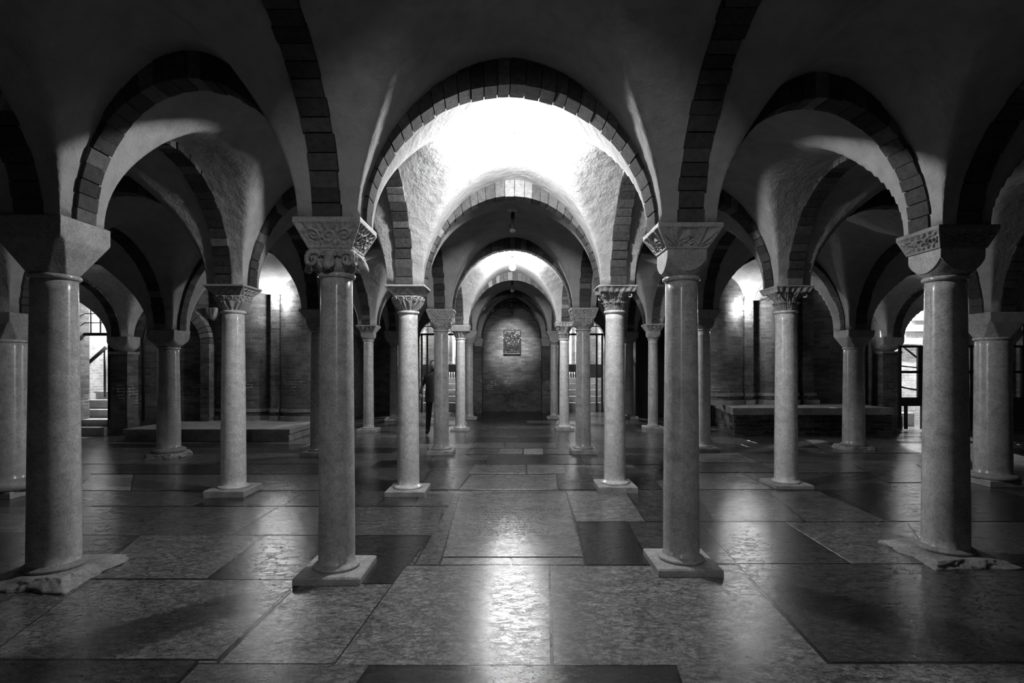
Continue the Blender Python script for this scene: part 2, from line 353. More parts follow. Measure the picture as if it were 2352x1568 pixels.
# ------------------------------------------------------------------ brick arches
LNAME = {'I': 'outer left', 'G': 'far left', 'A': 'left aisle', 'B': 'left side', 'C': 'left nave', 'D': 'right nave', 'E': 'right side', 'F': 'right aisle', 'H': 'far right', 'J': 'outer right'}
RNAME = {-1: 'rearmost', 0: 'row behind the viewer', 1: 'nearest row', 2: 'second row', 3: 'third row', 4: 'fourth row', 5: 'fifth row', 6: 'end wall'}
def arch(ka, kb, label, zc=None, a_sub=None, width=.2, tone=.07, mat_=None, name="brick_arch"):
    rr = random.Random(hash((ord(ka[0]), ka[1] + 3, ord(kb[0]), kb[1])) % 9999)
    A, B = N[ka], N[kb]
    p0 = Vector((A['x'], A['y'], 0)); p1 = Vector((B['x'], B['y'], 0)); L = (p1 - p0).length
    d = (p1 - p0).normalized(); q = Vector((-d.y, d.x, 0)); mid = (p0 + p1) / 2
    a = L / 2 - HA; zc = zc or crown(ka, kb); RK = ringt(ka, kb); ze = zc + RK
    def pt(ph, e, s):
        h = A['h'] if ph < PI / 2 else B['h']
        aa = a + (.04 if e else 0); sn = math.sin(ph)
        pos = mid + d * (-aa * math.cos(ph)) + q * s
        return (pos.x, pos.y, h + (zc - h) * sn + ((RK + .01) * sn ** 3 if e else 0))
    M = 400; acc = [0]; last = pt(0, 0, 0)
    for k in range(1, M + 1):
        c = pt(PI * k / M, 0, 0); acc.append(acc[-1] + math.dist(c, last)); last = c
    nb = max(14, int(acc[-1] / .112)); nb += 1 - nb % 2
    wts = [rr.uniform(.85, 1.15) for _ in range(nb)]
    tot = sum(wts); cuts = [0]
    for w in wts: cuts.append(cuts[-1] + w / tot * acc[-1])
    def phi(s):
        lo = 0; hi = M
        while hi - lo > 1:
            m = (lo + hi) // 2
            if acc[m] <= s: lo = m
            else: hi = m
        return PI * (lo + (s - acc[lo]) / max(1e-9, acc[hi] - acc[lo])) / M
    m = MB(); w = width / 2
    for i in range(nb):
        f0, f1 = phi(cuts[i] + .004), phi(cuts[i + 1] - .004)
        light = rr.random() < .07 or i == nb // 2
        t = tone * (rr.uniform(2.0, 3.2) if light else rr.uniform(.7, 1.45))
        w0 = w + rr.uniform(-.008, .008); w1 = w + rr.uniform(-.008, .008)
        jz = rr.uniform(-.006, .004)
        def J(p): return (p[0], p[1], p[2] + jz)
        m.hexa([J(pt(f0, 0, -w0)), J(pt(f0, 0, w1)), J(pt(f1, 0, w1)), J(pt(f1, 0, -w0)),
                pt(f0, 1, -w0), pt(f0, 1, w1), pt(f1, 1, w1), pt(f1, 1, -w0)], t)
    wm = w - .012
    # mortar core sits just inside the voussoirs
    rg2 = []
    for k in range(41):
        ph = PI * k / 40
        def core(s, e):
            h = A['h'] if ph < PI / 2 else B['h']
            aa = a + (.012 if not e else .06); sn = math.sin(ph)
            pos = mid + d * (-aa * math.cos(ph)) + q * s
            return (pos.x, pos.y, h + (zc + .014 - h) * sn + ((RK + .02) * sn ** 3 if e else 0))
        rg2.append([core(-wm, 0), core(wm, 0), core(wm, 1), core(-wm, 1)])
    m.rings(rg2, smooth=False, tone=.03)
    o = m.build(name, mat_ or VOUSS); tag(o, label, "arch", "brick arches of the vault")
    return o
def colref(l, r):
    return f"{LNAME[l]} line"
for r in (1, 2, 3):
    for i in range(len(LN) - 1):
        l0, l1 = LN[i], LN[i + 1]
        if l0 == 'I' or l1 == 'J': continue
        if r == 1 and (l0 == 'G' or l1 == 'H'): continue
        lb = {('C', 'D'): 'nave'}.get((l0, l1), f"{LNAME[l0] if i < 4 else LNAME[l1]} bay")
        arch((l0, r), (l1, r), f"brick cross arch over the {lb}, {RNAME[r]} of columns")
for (l0, l1) in (('B', 'C'), ('C', 'D'), ('D', 'E')):
    for r in (4, 5):
        lb = {('C', 'D'): 'nave', ('B', 'C'): 'left side bay', ('D', 'E'): 'right side bay'}[l0, l1]
        arch((l0, r), (l1, r), f"brick cross arch over the {lb}, {RNAME[r]} of columns")
for (l0, l1) in (('B', 'C'), ('C', 'D'), ('D', 'E')):
    lb = {('C', 'D'): 'nave', ('B', 'C'): 'left side bay', ('D', 'E'): 'right side bay'}[l0, l1]
    arch((l0, 0), (l1, 0), f"brick cross arch over the {lb} just above the viewer")
arch(('C', 6), ('D', 6), "dark brick arch framing the end wall with the bronze relief", width=.3)
for l in "BCDE":
    for r in range(0, 5):
        w = {0: 'nearest row towards the viewer', 1: 'nearest row to the second', 2: 'second row to the third', 3: 'third row to the fourth', 4: 'fourth row to the fifth'}[r]
        arch((l, r), (l, r + 1), f"brick arch along the {LNAME[l]} line, from the {w}")
for l in "AF":
    for r in (1, 2):
        w = {1: 'nearest row to the second', 2: 'second row to the third'}[r]
        arch((l, r), (l, r + 1), f"brick arch along the {LNAME[l]} line, from the {w}")
arch(('G', 3), ('G', 4), "brick arch along the far left, landing on the brick pier by the stair")
arch(('H', 3), ('H', 4), "brick arch along the far right, landing on the brick pier by the gate")
arch(('G', 4), ('I', 4), "brick arch spanning the left stair opening")
arch(('H', 4), ('J', 4), "brick arch spanning the right stair opening behind the gate")

# ------------------------------------------------------------------ columns
def spiral(x, y, cx, cy, k, rad, ph=0, hand=1):
    dx, dy = x - cx, y - cy; d = math.hypot(dx, dy)
    if d > rad: return None
    a = math.atan2(dy, dx) * hand
    return .5 + .5 * math.cos(2 * PI * d / k - a + ph)
def carve(kind, u, t, seed=0):         # relief 0..1 on a panel, u -1..1, t 0..1
    if kind == 'scroll':
        for (cx, cy, h) in ((-.58, .5, 1), (0.0, .5, -1), (.58, .5, 1)):
            s = spiral(u, t * 1.0, cx, cy, .19, .30, seed, h)
            if s is not None: return s
        c0 = min((-.58, 0.0, .58), key=lambda q: abs(u - q)); an = math.atan2(t - .5, u - c0)
        return .25 + .6 * (.5 + .5 * math.cos(an * 9 + 6 * math.hypot(u - c0, t - .5)))
    if kind == 'vine':
        y = t - .5; c = .28 * math.sin(u * 7 + seed)
        a = math.exp(-((y - c) / .07) ** 2); b2 = math.exp(-((y + c) / .07) ** 2)
        cc = .6 * (.5 + .5 * math.cos(22 * u + 12 * t * math.sin(5 * u)))
        return max(a, b2, cc * .8)
    if kind == 'palm':
        q = -.48 if u < 0 else .48; dx = (u - q) * (1 if u < 0 else -1); d = math.hypot(dx, t - .15)
        s = spiral(u, t, q * .35, .35, .17, .2, seed, 1 if u < 0 else -1)
        return s if s is not None else .5 + .5 * math.cos(math.atan2(t + .1, dx + .3 * t) * 13 + 3 * d)
    return 0
def radial(m, func, s_rows, nf, zmap, tone=.5):
    rings = []
    for t in s_rows:
        ring = []
        for f_ in range(4):
            for k in range(nf):
                u = -1 + 2 * k / nf
                th = math.atan(u) + f_ * PI / 2
                r = func(f_, u, t, th)
                ring.append((r * math.cos(th), r * math.sin(th), zmap(t)))
        rings.append(ring)
    m.rings(rings, smooth=True, tone=tone)
def sq(s, u): return s * math.sqrt(1 + u * u)
def lin(n): return [k / n for k in range(n + 1)]

def blob(m, c, r, n=12, rot=None, tone=.5):
    rings = []
    for j in range(1, n):
        a = PI * j / n; ring = []
        for k in range(n + 4):
            b = 2 * PI * k / (n + 4)
            p = Vector((r[0] * math.sin(a) * math.cos(b), r[1] * math.sin(a) * math.sin(b), -r[2] * math.cos(a)))
            if rot: p.rotate(rot)
            ring.append((c[0] + p.x, c[1] + p.y, c[2] + p.z))
        rings.append(ring)
    m.rings(rings, tone=tone)

def capital(kind, root, rt, z0, z1, near, seed):
    """capital + abacus between shaft top z0 and vault springing z1"""
    H = z1 - z0; nf = 60 if near else 22; nt = 34 if near else 16
    S = HA
    def add(name, func, za, zb, n, mt, parent=root, label=None):
        m = MB(); radial(m, func, lin(n), nf, lambda t: za + (zb - za) * t)
        o = m.build(name, mt, parent)
        if label: o["label"] = label
        return o
    if kind == 'block':
        br = .58
        def f(fc, u, t, th):
            tt = min(1, t / br)
            fs = rt * .98 + (S - rt * .98) * tt
            cs = rt * 1.0 + (S * 1.42 - rt) * min(1, t / (br + .1))
            uu = abs(((th + PI / 4) % (PI / 2)) - PI / 4)
            return min(fs / math.cos(uu), cs / math.cos(PI / 4 - uu))
        add("capital", f, z0, z1, 24, PLAIN); return
    if kind in ('plain', 'taper'):
        def f(fc, u, t, th):
            s = S * .98; sph = rt * .98 + (S * 1.45 - rt) * (math.sin(min(1, t * 1.25) * PI / 2) if kind == 'plain' else min(1, t * 1.15))
            return min(sq(s * (.9 + .1 * t), u), sph)
        add("capital", f, z0, z1, 16, PLAIN if kind == 'plain' else CARVE); return
    ab = {'ram': .56, 'cushion': .48, 'cushion2': .45, 'leaf': .42, 'corinth': .26, 'scroll': .5, 'whitecap': .5}[kind]
    za = z1 - H * ab
    # abacus
    lo = {'ram': .66, 'cushion': .64, 'cushion2': .78, 'leaf': .62, 'corinth': .88, 'scroll': .78, 'whitecap': .9}[kind]
    ck = {'ram': 'scroll', 'cushion': 'palm', 'cushion2': 'scroll', 'leaf': 'vine', 'corinth': None, 'scroll': 'scroll', 'whitecap': None}[kind]
    dep = .034 if near else .022
    def fa(fc, u, t, th):
        s = S * (lo + (1 - lo) * min(1, t / .82))
        if t > .82: return sq(S, u)
        r = sq(s, u)
        if ck and .06 < t < .8 and abs(u) < .93:
            r -= dep * (1 - carve(ck, u, (t - .06) / .74, seed + fc))
        if kind == 'corinth':
            r -= .018 * (1 - abs(u)) + .012 * (math.sin(u * 9) ** 2) * (1 if t < .7 else 0)
        return r
    add("abacus", fa, za, z1, nt if ck else 8, {'cushion2': CARVED, 'leaf': CARVE, 'whitecap': PLAIN}.get(kind, CARVE))
    if kind in ('cushion', 'cushion2'):
        Sc = S * (.62 if kind == 'cushion' else .74)
        def f(fc, u, t, th):
            sph = rt * .97 + (Sc * 1.50 - rt) * math.sin(min(1, t * 1.05 + .0) * PI / 2) ** .85
            flat_ = sq(Sc, u); rim = .012 if abs(sph - flat_) < .012 and sph < flat_ else 0
            return min(flat_, sph) + rim * .0
        add("capital", f, z0, za, 26, PLAIN)
        m = MB()                       # raised rim framing each lunette
        for fc in range(4):
            pts = []
            for k in range(17):
                u = -.96 + 1.92 * k / 16
                lo_, hi_ = 0, 1
                for _ in range(20):
                    md = (lo_ + hi_) / 2
                    if rt * .97 + (Sc * 1.50 - rt) * math.sin(min(1, md * 1.05) * PI / 2) ** .85 > sq(Sc, u): hi_ = md
                    else: lo_ = md
                th = math.atan(u) + fc * PI / 2; r = sq(Sc, u)
                pts.append((r * math.cos(th), r * math.sin(th), z0 + (za - z0) * hi_))
            m.tube(pts, .004, 6)
        m.build("lunette_rim", PLAIN, root)
    elif kind == 'ram':
        def f(fc, u, t, th):
            s = S * (.54 + .12 * t); base = rt * .98
            r = min(sq(s, u), base + (S * .98 - base) * math.sin(min(1, t * 1.1) * PI / 2))
            return r - .012 * (.5 + .5 * math.sin(26 * u + 8 * t)) * (1 if t < .3 else .4)
        cap = add("capital", f, z0, za, 22, CARVE)
        hh = za - z0
        for fc in range(4):
            a = fc * PI / 2; m = MB()
            def W(x, y, z):            # local: x sideways, y outwards
                return (math.cos(a) * y - math.sin(a) * x, math.sin(a) * y + math.cos(a) * x, z)
            z_c = z0 + hh * .5
            sk = []
            for k in range(13):        # head: broad brow, narrow nose, wider muzzle
                t = k / 12
                wv = .068 - .075 * min(t, .42) + (.012 * math.sin(max(0, t - .55) / .45 * PI)); hv = .05 - .014 * t
                if k == 0: wv *= .8
                if k == 12: wv *= .5; hv *= .4
                cy = .118 + .085 * math.sin(t * 1.75); cz = z0 + hh * (1.0 - .88 * t)
                ring = [W(wv * math.cos(b), cy + hv * math.sin(b) * (1 + .25 * abs(math.sin(b))), cz - .015 * math.sin(b)) for b in [2 * PI * q / 20 for q in range(20)]]
                sk.append(ring)
            m.rings(sk)
            for sd in (-1, 1):         # curled horns and ears
                pts = []; rad = []
                for k in range(40):
                    t = k / 39; an = -1.2 + t * 7.2; rr_ = .068 * (1 - .78 * t)
                    pts.append(W(sd * (.128 + rr_ * math.sin(an) * .95), .158 + .03 * t, z0 + hh * .52 + rr_ * math.cos(an)))
                    rad.append((.024 * (1 - .6 * t)) * (1 + .13 * math.sin(k * 2.1)))
                m.tube(pts, rad, 8)
                blob(m, W(sd * .045, .19, z0 + hh * .70), (.015, .013, .012), 8)
            o = m.build("ram_head", CARVE, cap)
    elif kind in ('leaf',):
        def f(fc, u, t, th):
            prof = rt * .98 + (S * .86 - rt) * math.sin(t * PI / 2) ** .8
            r = prof * (1 + .10 * (abs(math.sin(2 * th)) ** 2) * t)
            if t < .62: rel = .5 + .5 * math.cos(th * 20 + 5 * t * math.cos(th * 4))
            else:
                s_ = spiral((u * 2) % 1.0 - .5, (t - .62) / .38 - .5, 0, 0, .3, .5, seed); rel = s_ if s_ is not None else .3
            return r - (.022 if near else .014) * (1 - rel) * min(1, t * 6 + .2)
        add("capital", f, z0, za, nt + 8, CARVE)
    elif kind == 'corinth':
        def f(fc, u, t, th):
            bell = rt * .96 + (S * .62 - rt) * t ** 1.4
            a8 = th * 8 / 2
            lo1 = abs(math.cos(a8)); lo2 = abs(math.sin(a8)); r = bell
            if t < .50: q = t / .50; r += (.012 + .062 * q ** 4) * lo1 ** .5 * (1 if q < .9 else .35)
            else: q = (t - .45) / .55; r += (.012 + .06 * q ** 2) * lo2 ** .6
            r += .045 * max(0, t - .6) / .4 * abs(math.sin(2 * th)) ** 3
            r += .004 * math.cos(th * 40) + .012 * noise.noise(Vector((math.cos(th) * 6, math.sin(th) * 6, t * 9 + seed)))
            return r
        cap = add("capital", f, z0, za, 34 if near else 20, CARVE if seed % 2 else CARVED)
        m = MB()
        for q in range(4):
            a = PI / 4 + q * PI / 2; pts = []; rad = []
            for k in range(18):
                t = k / 17; rr_ = .035 * (1 - .75 * t); an = PI * .6 + t * 7
                o_ = S * .98 + rr_ * math.cos(an)
                pts.append((math.cos(a) * o_, math.sin(a) * o_, za - .04 + rr_ * math.sin(an))); rad.append(.013 * (1 - .5 * t))
            m.tube(pts, rad, 6)
        m.build("volute", CARVE, cap)
    else:
        def f(fc, u, t, th):
            prof = rt * .98 + (S * (.95 if kind == 'scroll' else .72) * 1.1 - rt) * math.sin(t * PI / 2)
            r = min(prof, sq(S * .78, u))
            rel = carve('scroll', u, (t * 1.0), seed + fc) if kind == 'scroll' else (.5 + .5 * math.cos(th * 14))
            return r - (.034 if kind == 'scroll' else .02) * (1 - rel) * (1 if t > .1 else 0)
        add("capital", f, z0, za, nt + 4, CARVE)

CL = {
 ('B', 1): "thick marble column at far left front with a plain chamfered block capital",
 ('C', 1): "tall grey marble column left of centre whose capital carries ram heads",
 ('D', 1): "tall grey marble column right of centre with palm carved abacus and rounded lunettes",
 ('E', 1): "thick column at right front with dark crumbling carved abacus and broken base",
 ('A', 2): "stout column cut by the left picture edge behind the front left column",
 ('B', 2): "pale column with deeply carved two tier foliage capital, between the two front left columns",
 ('C', 2): "brightly lit nave column, left side, with interlace abacus and shell carved capital",
 ('D', 2): "brightly lit nave column, right side, with small leafy capital under scalloped slab",
 ('E', 2): "pale column with dark leafy capital and flat slab, seen right of the front right nave column",
 ('F', 2): "stout column near the right picture edge with tapered block capital",
 ('A', 3): "short grey column with plain rounded capital before the left brick wall",
 ('B', 3): "slim column mostly hidden behind the ram head column",
 ('C', 3): "column with two tier scroll carved block capital, left of the nave, third row",
 ('D', 3): "column with two tier scroll carved block capital, right of the nave, third row",
 ('E', 3): "slim column half hidden just right of the front right nave column",
 ('F', 3): "short grey column with plain rounded capital before the right brick wall",
 ('B', 4): "slim column with carved abacus standing alone, left of the bright left nave column",
 ('C', 4): "slim bright column with blocky white abacus left of the relief, fourth row",
 ('D', 4): "slim bright column with small leafy capital right of the relief, fourth row",
 ('E', 4): "slim column with carved abacus before the dark cabinet on the right",
 ('B', 5): "dim column near the back wall, partly behind the bright left nave column",
 ('C', 5): "darker tapering capital column nearest the relief wall on the left",
 ('D', 5): "darker column nearest the relief wall on the right",
 ('E', 5): "dim column by the dark cabinet, partly behind the bright right nave column",
}
def column(key, c, label):
    l, r = key; near = r <= 2 or (r == 3 and l in 'CD') or key == ('D', 4)
    root = thing("marble_column", label, "column", (c['x'], c['y'], 0), "columns of the crypt")
    zs, zb, rt, rb = c['zs'], c['zb'], c['rt'], c['rb']; seed = (ord(l) * 3 + r * 5) % 7
    m = MB(); prof = []
    for k in range(25):
        t = k / 24; prof.append((rb + (rt - rb) * (t ** 1.25), zb + (zs - .02 - zb) * t))
    prof.insert(1, (rb * .995, zb + .02)); prof[0] = (rb * 1.06, zb); prof.insert(1, (rb * 1.055, zb + .012))
    m.lathe(prof, 64 if near else 36)
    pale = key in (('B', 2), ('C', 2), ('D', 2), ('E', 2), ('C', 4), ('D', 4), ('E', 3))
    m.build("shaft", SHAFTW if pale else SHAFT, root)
    m = MB(); a = .02 if near else .018
    m.lathe([(rt * .9, zs - .028)] + [(rt + .004 + a * math.cos(q), zs - .008 + a * math.sin(q)) for q in [-PI / 2 + PI * k / 8 for k in range(9)]] + [(rt * .9, zs + .014)], 56 if near else 30)
    m.build("astragal", SHAFTW if pale else SHAFT, root)
    capital(c['kind'], root, rt, zs + .008, c['h'], near, seed)
    # base ring and plinth
    hp = .085 if zb > .1 else zb * .7
    if key in (('B', 1), ('E', 1)): hp = zb - .025
    rough = key in (('B', 1), ('E', 1), ('A', 3), ('F', 3))
    m = MB(); hb = zb - hp
    m.lathe([(rb * 1.02, zb + .02)] + [(rb + .012 + .5 * hb + (.55 * hb) * math.cos(q), hp + hb / 2 + hb * .55 * math.sin(q)) for q in [PI / 2 - PI * k / 8 for k in range(9)]] + [(rb * 1.0, hp - .002)], 56 if near else 30, cap=(False, False))
    m.build("base_ring", ROUGH if rough else (SHAFTW if pale else PLAIN), root)
    m = MB()
    if rough:
        S = .34 if r == 1 else .33; n = 10
        def rf(fc, u, t, th):
            rr_ = sq(S - .05 * t, u) if r == 1 else min(sq(S, u), S * 1.15)
            q = noise.noise(Vector((math.cos(th) * 2.1 + l.count('B') * 5, math.sin(th) * 2.1, t * 1.5 + r)))
            q2 = noise.noise(Vector((math.cos(th) * 9, math.sin(th) * 9, t * 3 + r)))
            q3 = noise.noise(Vector((math.cos(th) * 22, math.sin(th) * 22, t * 9 + r)))
            return rr_ * (1 + .13 * q + .06 * q2 + .02 * q3) - .05 * t * t
        radial(m, rf, lin(12), 44, lambda t: hp * t + (0 if t < 1 else 0))
    else:
        S = .25 if r < 3 else .24; b = .012
        ring = lambda s, z: [(sx * (s if ax == 0 else s - 0), sy * s, z) for ax, sx, sy in ((0, -1, -1), (0, 1, -1), (0, 1, 1), (0, -1, 1))]
        m.rings([ring(S, 0), ring(S, hp - b), ring(S - b, hp)], smooth=False)
    m.build("plinth", ROUGH if rough else PLAIN, root)
    return root
for k, c in cols.items(): column(k, c, CL[k])
def extra(key, like, label):
    c = dict(cols[like]); n = N[key]; dh = n['h'] - c['h']
    c.update(x=n['x'], y=n['y'], h=n['h'], zs=c['zs'] + dh, zb=.1); c['kind'] = 'block'
    return column((key[0], 3), c, label)
extra(('H', 3), 'F2' and ('F', 2), "column behind the stout right edge column, showing only a sliver")
extra(('C', 0), ('D', 1), "column just behind the viewer on the left of the nave")
extra(('D', 0), ('D', 1), "column just behind the viewer on the right of the nave")

# ------------------------------------------------------------------ floor
fl = MB()
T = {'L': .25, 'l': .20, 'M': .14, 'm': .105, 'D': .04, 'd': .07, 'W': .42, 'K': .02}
def slab(pts, z, tone, gap=.002):
    cx_ = sum(p[0] for p in pts) / 4; cy_ = sum(p[1] for p in pts) / 4
    q = []
    for i, p in enumerate(pts):
        vx, vy = cx_ - p[0], cy_ - p[1]
        q.append((p[0] + math.copysign(gap, vx), p[1] + math.copysign(gap, vy)))
    b = .003
    top = []
    for p in q:
        vx, vy = cx_ - p[0], cy_ - p[1]; top.append((p[0] + math.copysign(b, vx), p[1] + math.copysign(b, vy), z))
    low = [(p[0], p[1], z - .004) for p in q]; bot = [(p[0], p[1], z - .012) for p in q]
    fl.poly(top, None, tone)
    for i in range(4):
        j = (i + 1) % 4
        fl.poly([low[i], low[j], top[j], top[i]], None, tone); fl.poly([bot[i], bot[j], low[j], low[i]], None, tone * .4)
fl.poly([(-14, -5, -.03), (14, -5, -.03), (14, 21, -.03), (-14, 21, -.03)], None, .02)
rf = random.Random(21)
y = -5.0
while y < 20.5:
    dy = rf.choice((.55, .7, .8, .95, 1.1)); x = -14 + rf.uniform(-1, 0)
    while x < 14:
        dx = rf.uniform(.8, 2.1)
        t = T[rf.choice('LlMMmmDdlM')] * rf.uniform(.85, 1.15)
        slab([(x, y), (x + dx, y), (x + dx, y + dy), (x, y + dy)], -.0030, t)
        x += dx
    y += dy
SL = [  # (y_near, y_far, xl_near, xr_near, xl_far, xr_far, tone)
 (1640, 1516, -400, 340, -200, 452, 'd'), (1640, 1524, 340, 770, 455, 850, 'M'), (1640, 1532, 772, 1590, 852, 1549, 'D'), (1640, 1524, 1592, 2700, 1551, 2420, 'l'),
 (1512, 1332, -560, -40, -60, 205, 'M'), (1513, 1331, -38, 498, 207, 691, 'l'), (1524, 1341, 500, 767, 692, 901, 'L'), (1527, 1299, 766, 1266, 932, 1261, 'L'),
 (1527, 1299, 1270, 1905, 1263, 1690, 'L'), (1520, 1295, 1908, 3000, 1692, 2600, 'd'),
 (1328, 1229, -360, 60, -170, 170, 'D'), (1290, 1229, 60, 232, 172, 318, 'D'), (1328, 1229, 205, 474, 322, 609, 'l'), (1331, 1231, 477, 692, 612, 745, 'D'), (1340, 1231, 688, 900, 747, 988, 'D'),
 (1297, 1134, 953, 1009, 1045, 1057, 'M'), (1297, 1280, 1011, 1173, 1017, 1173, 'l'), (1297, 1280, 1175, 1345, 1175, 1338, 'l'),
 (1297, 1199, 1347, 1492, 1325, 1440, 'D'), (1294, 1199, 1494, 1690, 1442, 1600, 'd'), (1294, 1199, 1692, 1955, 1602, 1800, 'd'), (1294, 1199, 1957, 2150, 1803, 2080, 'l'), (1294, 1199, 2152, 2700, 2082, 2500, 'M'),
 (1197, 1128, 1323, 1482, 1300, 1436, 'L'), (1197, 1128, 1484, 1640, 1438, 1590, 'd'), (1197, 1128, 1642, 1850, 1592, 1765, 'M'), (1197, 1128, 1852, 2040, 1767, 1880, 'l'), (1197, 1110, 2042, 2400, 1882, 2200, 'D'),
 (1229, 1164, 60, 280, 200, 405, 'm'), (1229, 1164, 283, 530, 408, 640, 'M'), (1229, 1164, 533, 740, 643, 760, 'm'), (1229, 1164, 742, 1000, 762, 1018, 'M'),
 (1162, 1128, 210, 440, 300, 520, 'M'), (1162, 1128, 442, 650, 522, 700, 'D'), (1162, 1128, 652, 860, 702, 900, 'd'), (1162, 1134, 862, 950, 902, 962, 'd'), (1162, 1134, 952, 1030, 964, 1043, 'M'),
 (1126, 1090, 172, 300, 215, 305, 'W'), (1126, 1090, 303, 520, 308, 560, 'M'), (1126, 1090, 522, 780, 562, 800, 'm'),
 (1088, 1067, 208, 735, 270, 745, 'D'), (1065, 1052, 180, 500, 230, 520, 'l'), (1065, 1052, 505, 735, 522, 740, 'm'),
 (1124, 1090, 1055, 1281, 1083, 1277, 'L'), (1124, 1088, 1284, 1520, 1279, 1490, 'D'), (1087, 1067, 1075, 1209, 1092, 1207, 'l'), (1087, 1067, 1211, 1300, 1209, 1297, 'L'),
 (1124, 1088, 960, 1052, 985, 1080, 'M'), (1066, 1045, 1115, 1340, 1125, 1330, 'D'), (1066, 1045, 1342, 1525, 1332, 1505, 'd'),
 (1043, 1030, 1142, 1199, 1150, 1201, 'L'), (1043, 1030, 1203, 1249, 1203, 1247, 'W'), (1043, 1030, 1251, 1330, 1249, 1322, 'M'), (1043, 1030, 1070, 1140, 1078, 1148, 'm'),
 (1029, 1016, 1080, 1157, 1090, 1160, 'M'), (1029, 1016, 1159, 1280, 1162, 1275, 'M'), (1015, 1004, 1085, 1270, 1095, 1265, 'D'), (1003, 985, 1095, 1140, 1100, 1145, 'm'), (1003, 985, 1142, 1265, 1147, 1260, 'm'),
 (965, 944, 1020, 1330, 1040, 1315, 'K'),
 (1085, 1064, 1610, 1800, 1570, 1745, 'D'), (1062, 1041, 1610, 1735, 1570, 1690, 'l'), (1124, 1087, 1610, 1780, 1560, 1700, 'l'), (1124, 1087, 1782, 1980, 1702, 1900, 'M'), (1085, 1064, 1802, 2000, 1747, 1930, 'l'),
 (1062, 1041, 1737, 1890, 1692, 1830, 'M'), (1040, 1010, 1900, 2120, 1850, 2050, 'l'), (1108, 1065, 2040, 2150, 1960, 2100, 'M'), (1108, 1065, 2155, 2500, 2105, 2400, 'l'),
]
for i, (yn, yf_, a, b_, c_, d_, t) in enumerate(SL):
    if t != 'K' and yn > 1000:
        q = [fx(a, yn), fx(b_, yn), fx(d_, yf_), fx(c_, yf_)]; mx_ = sum(p[0] for p in q) / 4; my_ = sum(p[1] for p in q) / 4
        fl.poly([(p[0] + math.copysign(.015, p[0] - mx_), p[1] + math.copysign(.015, p[1] - my_), -.0012 - .00001 * i) for p in q], None, .02)
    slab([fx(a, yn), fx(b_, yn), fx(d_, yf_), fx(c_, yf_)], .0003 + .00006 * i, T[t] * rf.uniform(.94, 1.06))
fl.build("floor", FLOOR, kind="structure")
# inscribed tomb slab
m = MB(); tp = [fx(1018, 1279), fx(1337, 1279), fx(1300, 1134), fx(1057, 1134)]
m.poly([(p[0], p[1], .0050) for p in tp], None, .2); m.poly([(p[0], p[1], -.02) for p in tp][::-1], None, .2)
for i in range(4):
    j = (i + 1) % 4; m.poly([(tp[i][0], tp[i][1], -.02), (tp[j][0], tp[j][1], -.02), (tp[j][0], tp[j][1], .0050), (tp[i][0], tp[i][1], .0050)], None, .2)
tomb = m.build("tomb_slab", FLOOR)
tag(tomb, "worn inscribed marble tomb slab set in the nave floor", "tomb slab")
m = MB(); ri = random.Random(5)
rows = [(1158, 1125, 1165), (1163, 1088, 1292), (1168, 1078, 1290), (1173, 1083, 1285), (1177.5, 1110, 1248), (1182.5, 1112, 1250), (1188, 1108, 1262), (1193.5, 1079, 1240),
        (1199, 1131, 1236), (1205, 1077, 1212), (1211, 1095, 1220), (1217, 1090, 1270), (1223, 1100, 1258), (1229.5, 1100, 1212)]
for (yy, xa, xb) in rows:
    X0, Y0 = fx(xa, yy + 1.6); X1, _ = fx(xb, yy + 1.6); hh = .036; x = X0
    while x < X1:
        if ri.random() < .13: x += .05; continue
        st = .0065
        def bar(ax, ay, bx, by):
            dx, dy = bx - ax, by - ay; L_ = math.hypot(dx, dy); nx, ny = -dy / L_ * st / 2, dx / L_ * st / 2
            m.poly([(ax - nx, ay - ny, .0056), (bx - nx, by - ny, .0056), (bx + nx, by + ny, .0056), (ax + nx, ay + ny, .0056)][::1], None, .5)
        w_ = .020; k = ri.randrange(7)
        if k in (0, 1, 2, 4, 6): bar(x, Y0, x, Y0 + hh)
        if k in (1, 4): bar(x + w_, Y0, x + w_, Y0 + hh)
        if k in (1,): bar(x, Y0 + hh, x + w_, Y0)
        if k in (6,): bar(x, Y0 + hh, x + w_, Y0 + hh)
        if k in (2,): bar(x, Y0, x + w_, Y0)
        if k in (3, 5): bar(x, Y0 + hh, x + w_ / 2, Y0); bar(x + w_ / 2, Y0, x + w_, Y0 + hh)
        if k in (4,): bar(x, Y0 + hh / 2, x + w_, Y0 + hh / 2)
        x += ri.uniform(.034, .046)
m.build("inscription", INK, tomb)["label"] = "rows of small worn engraved capitals"

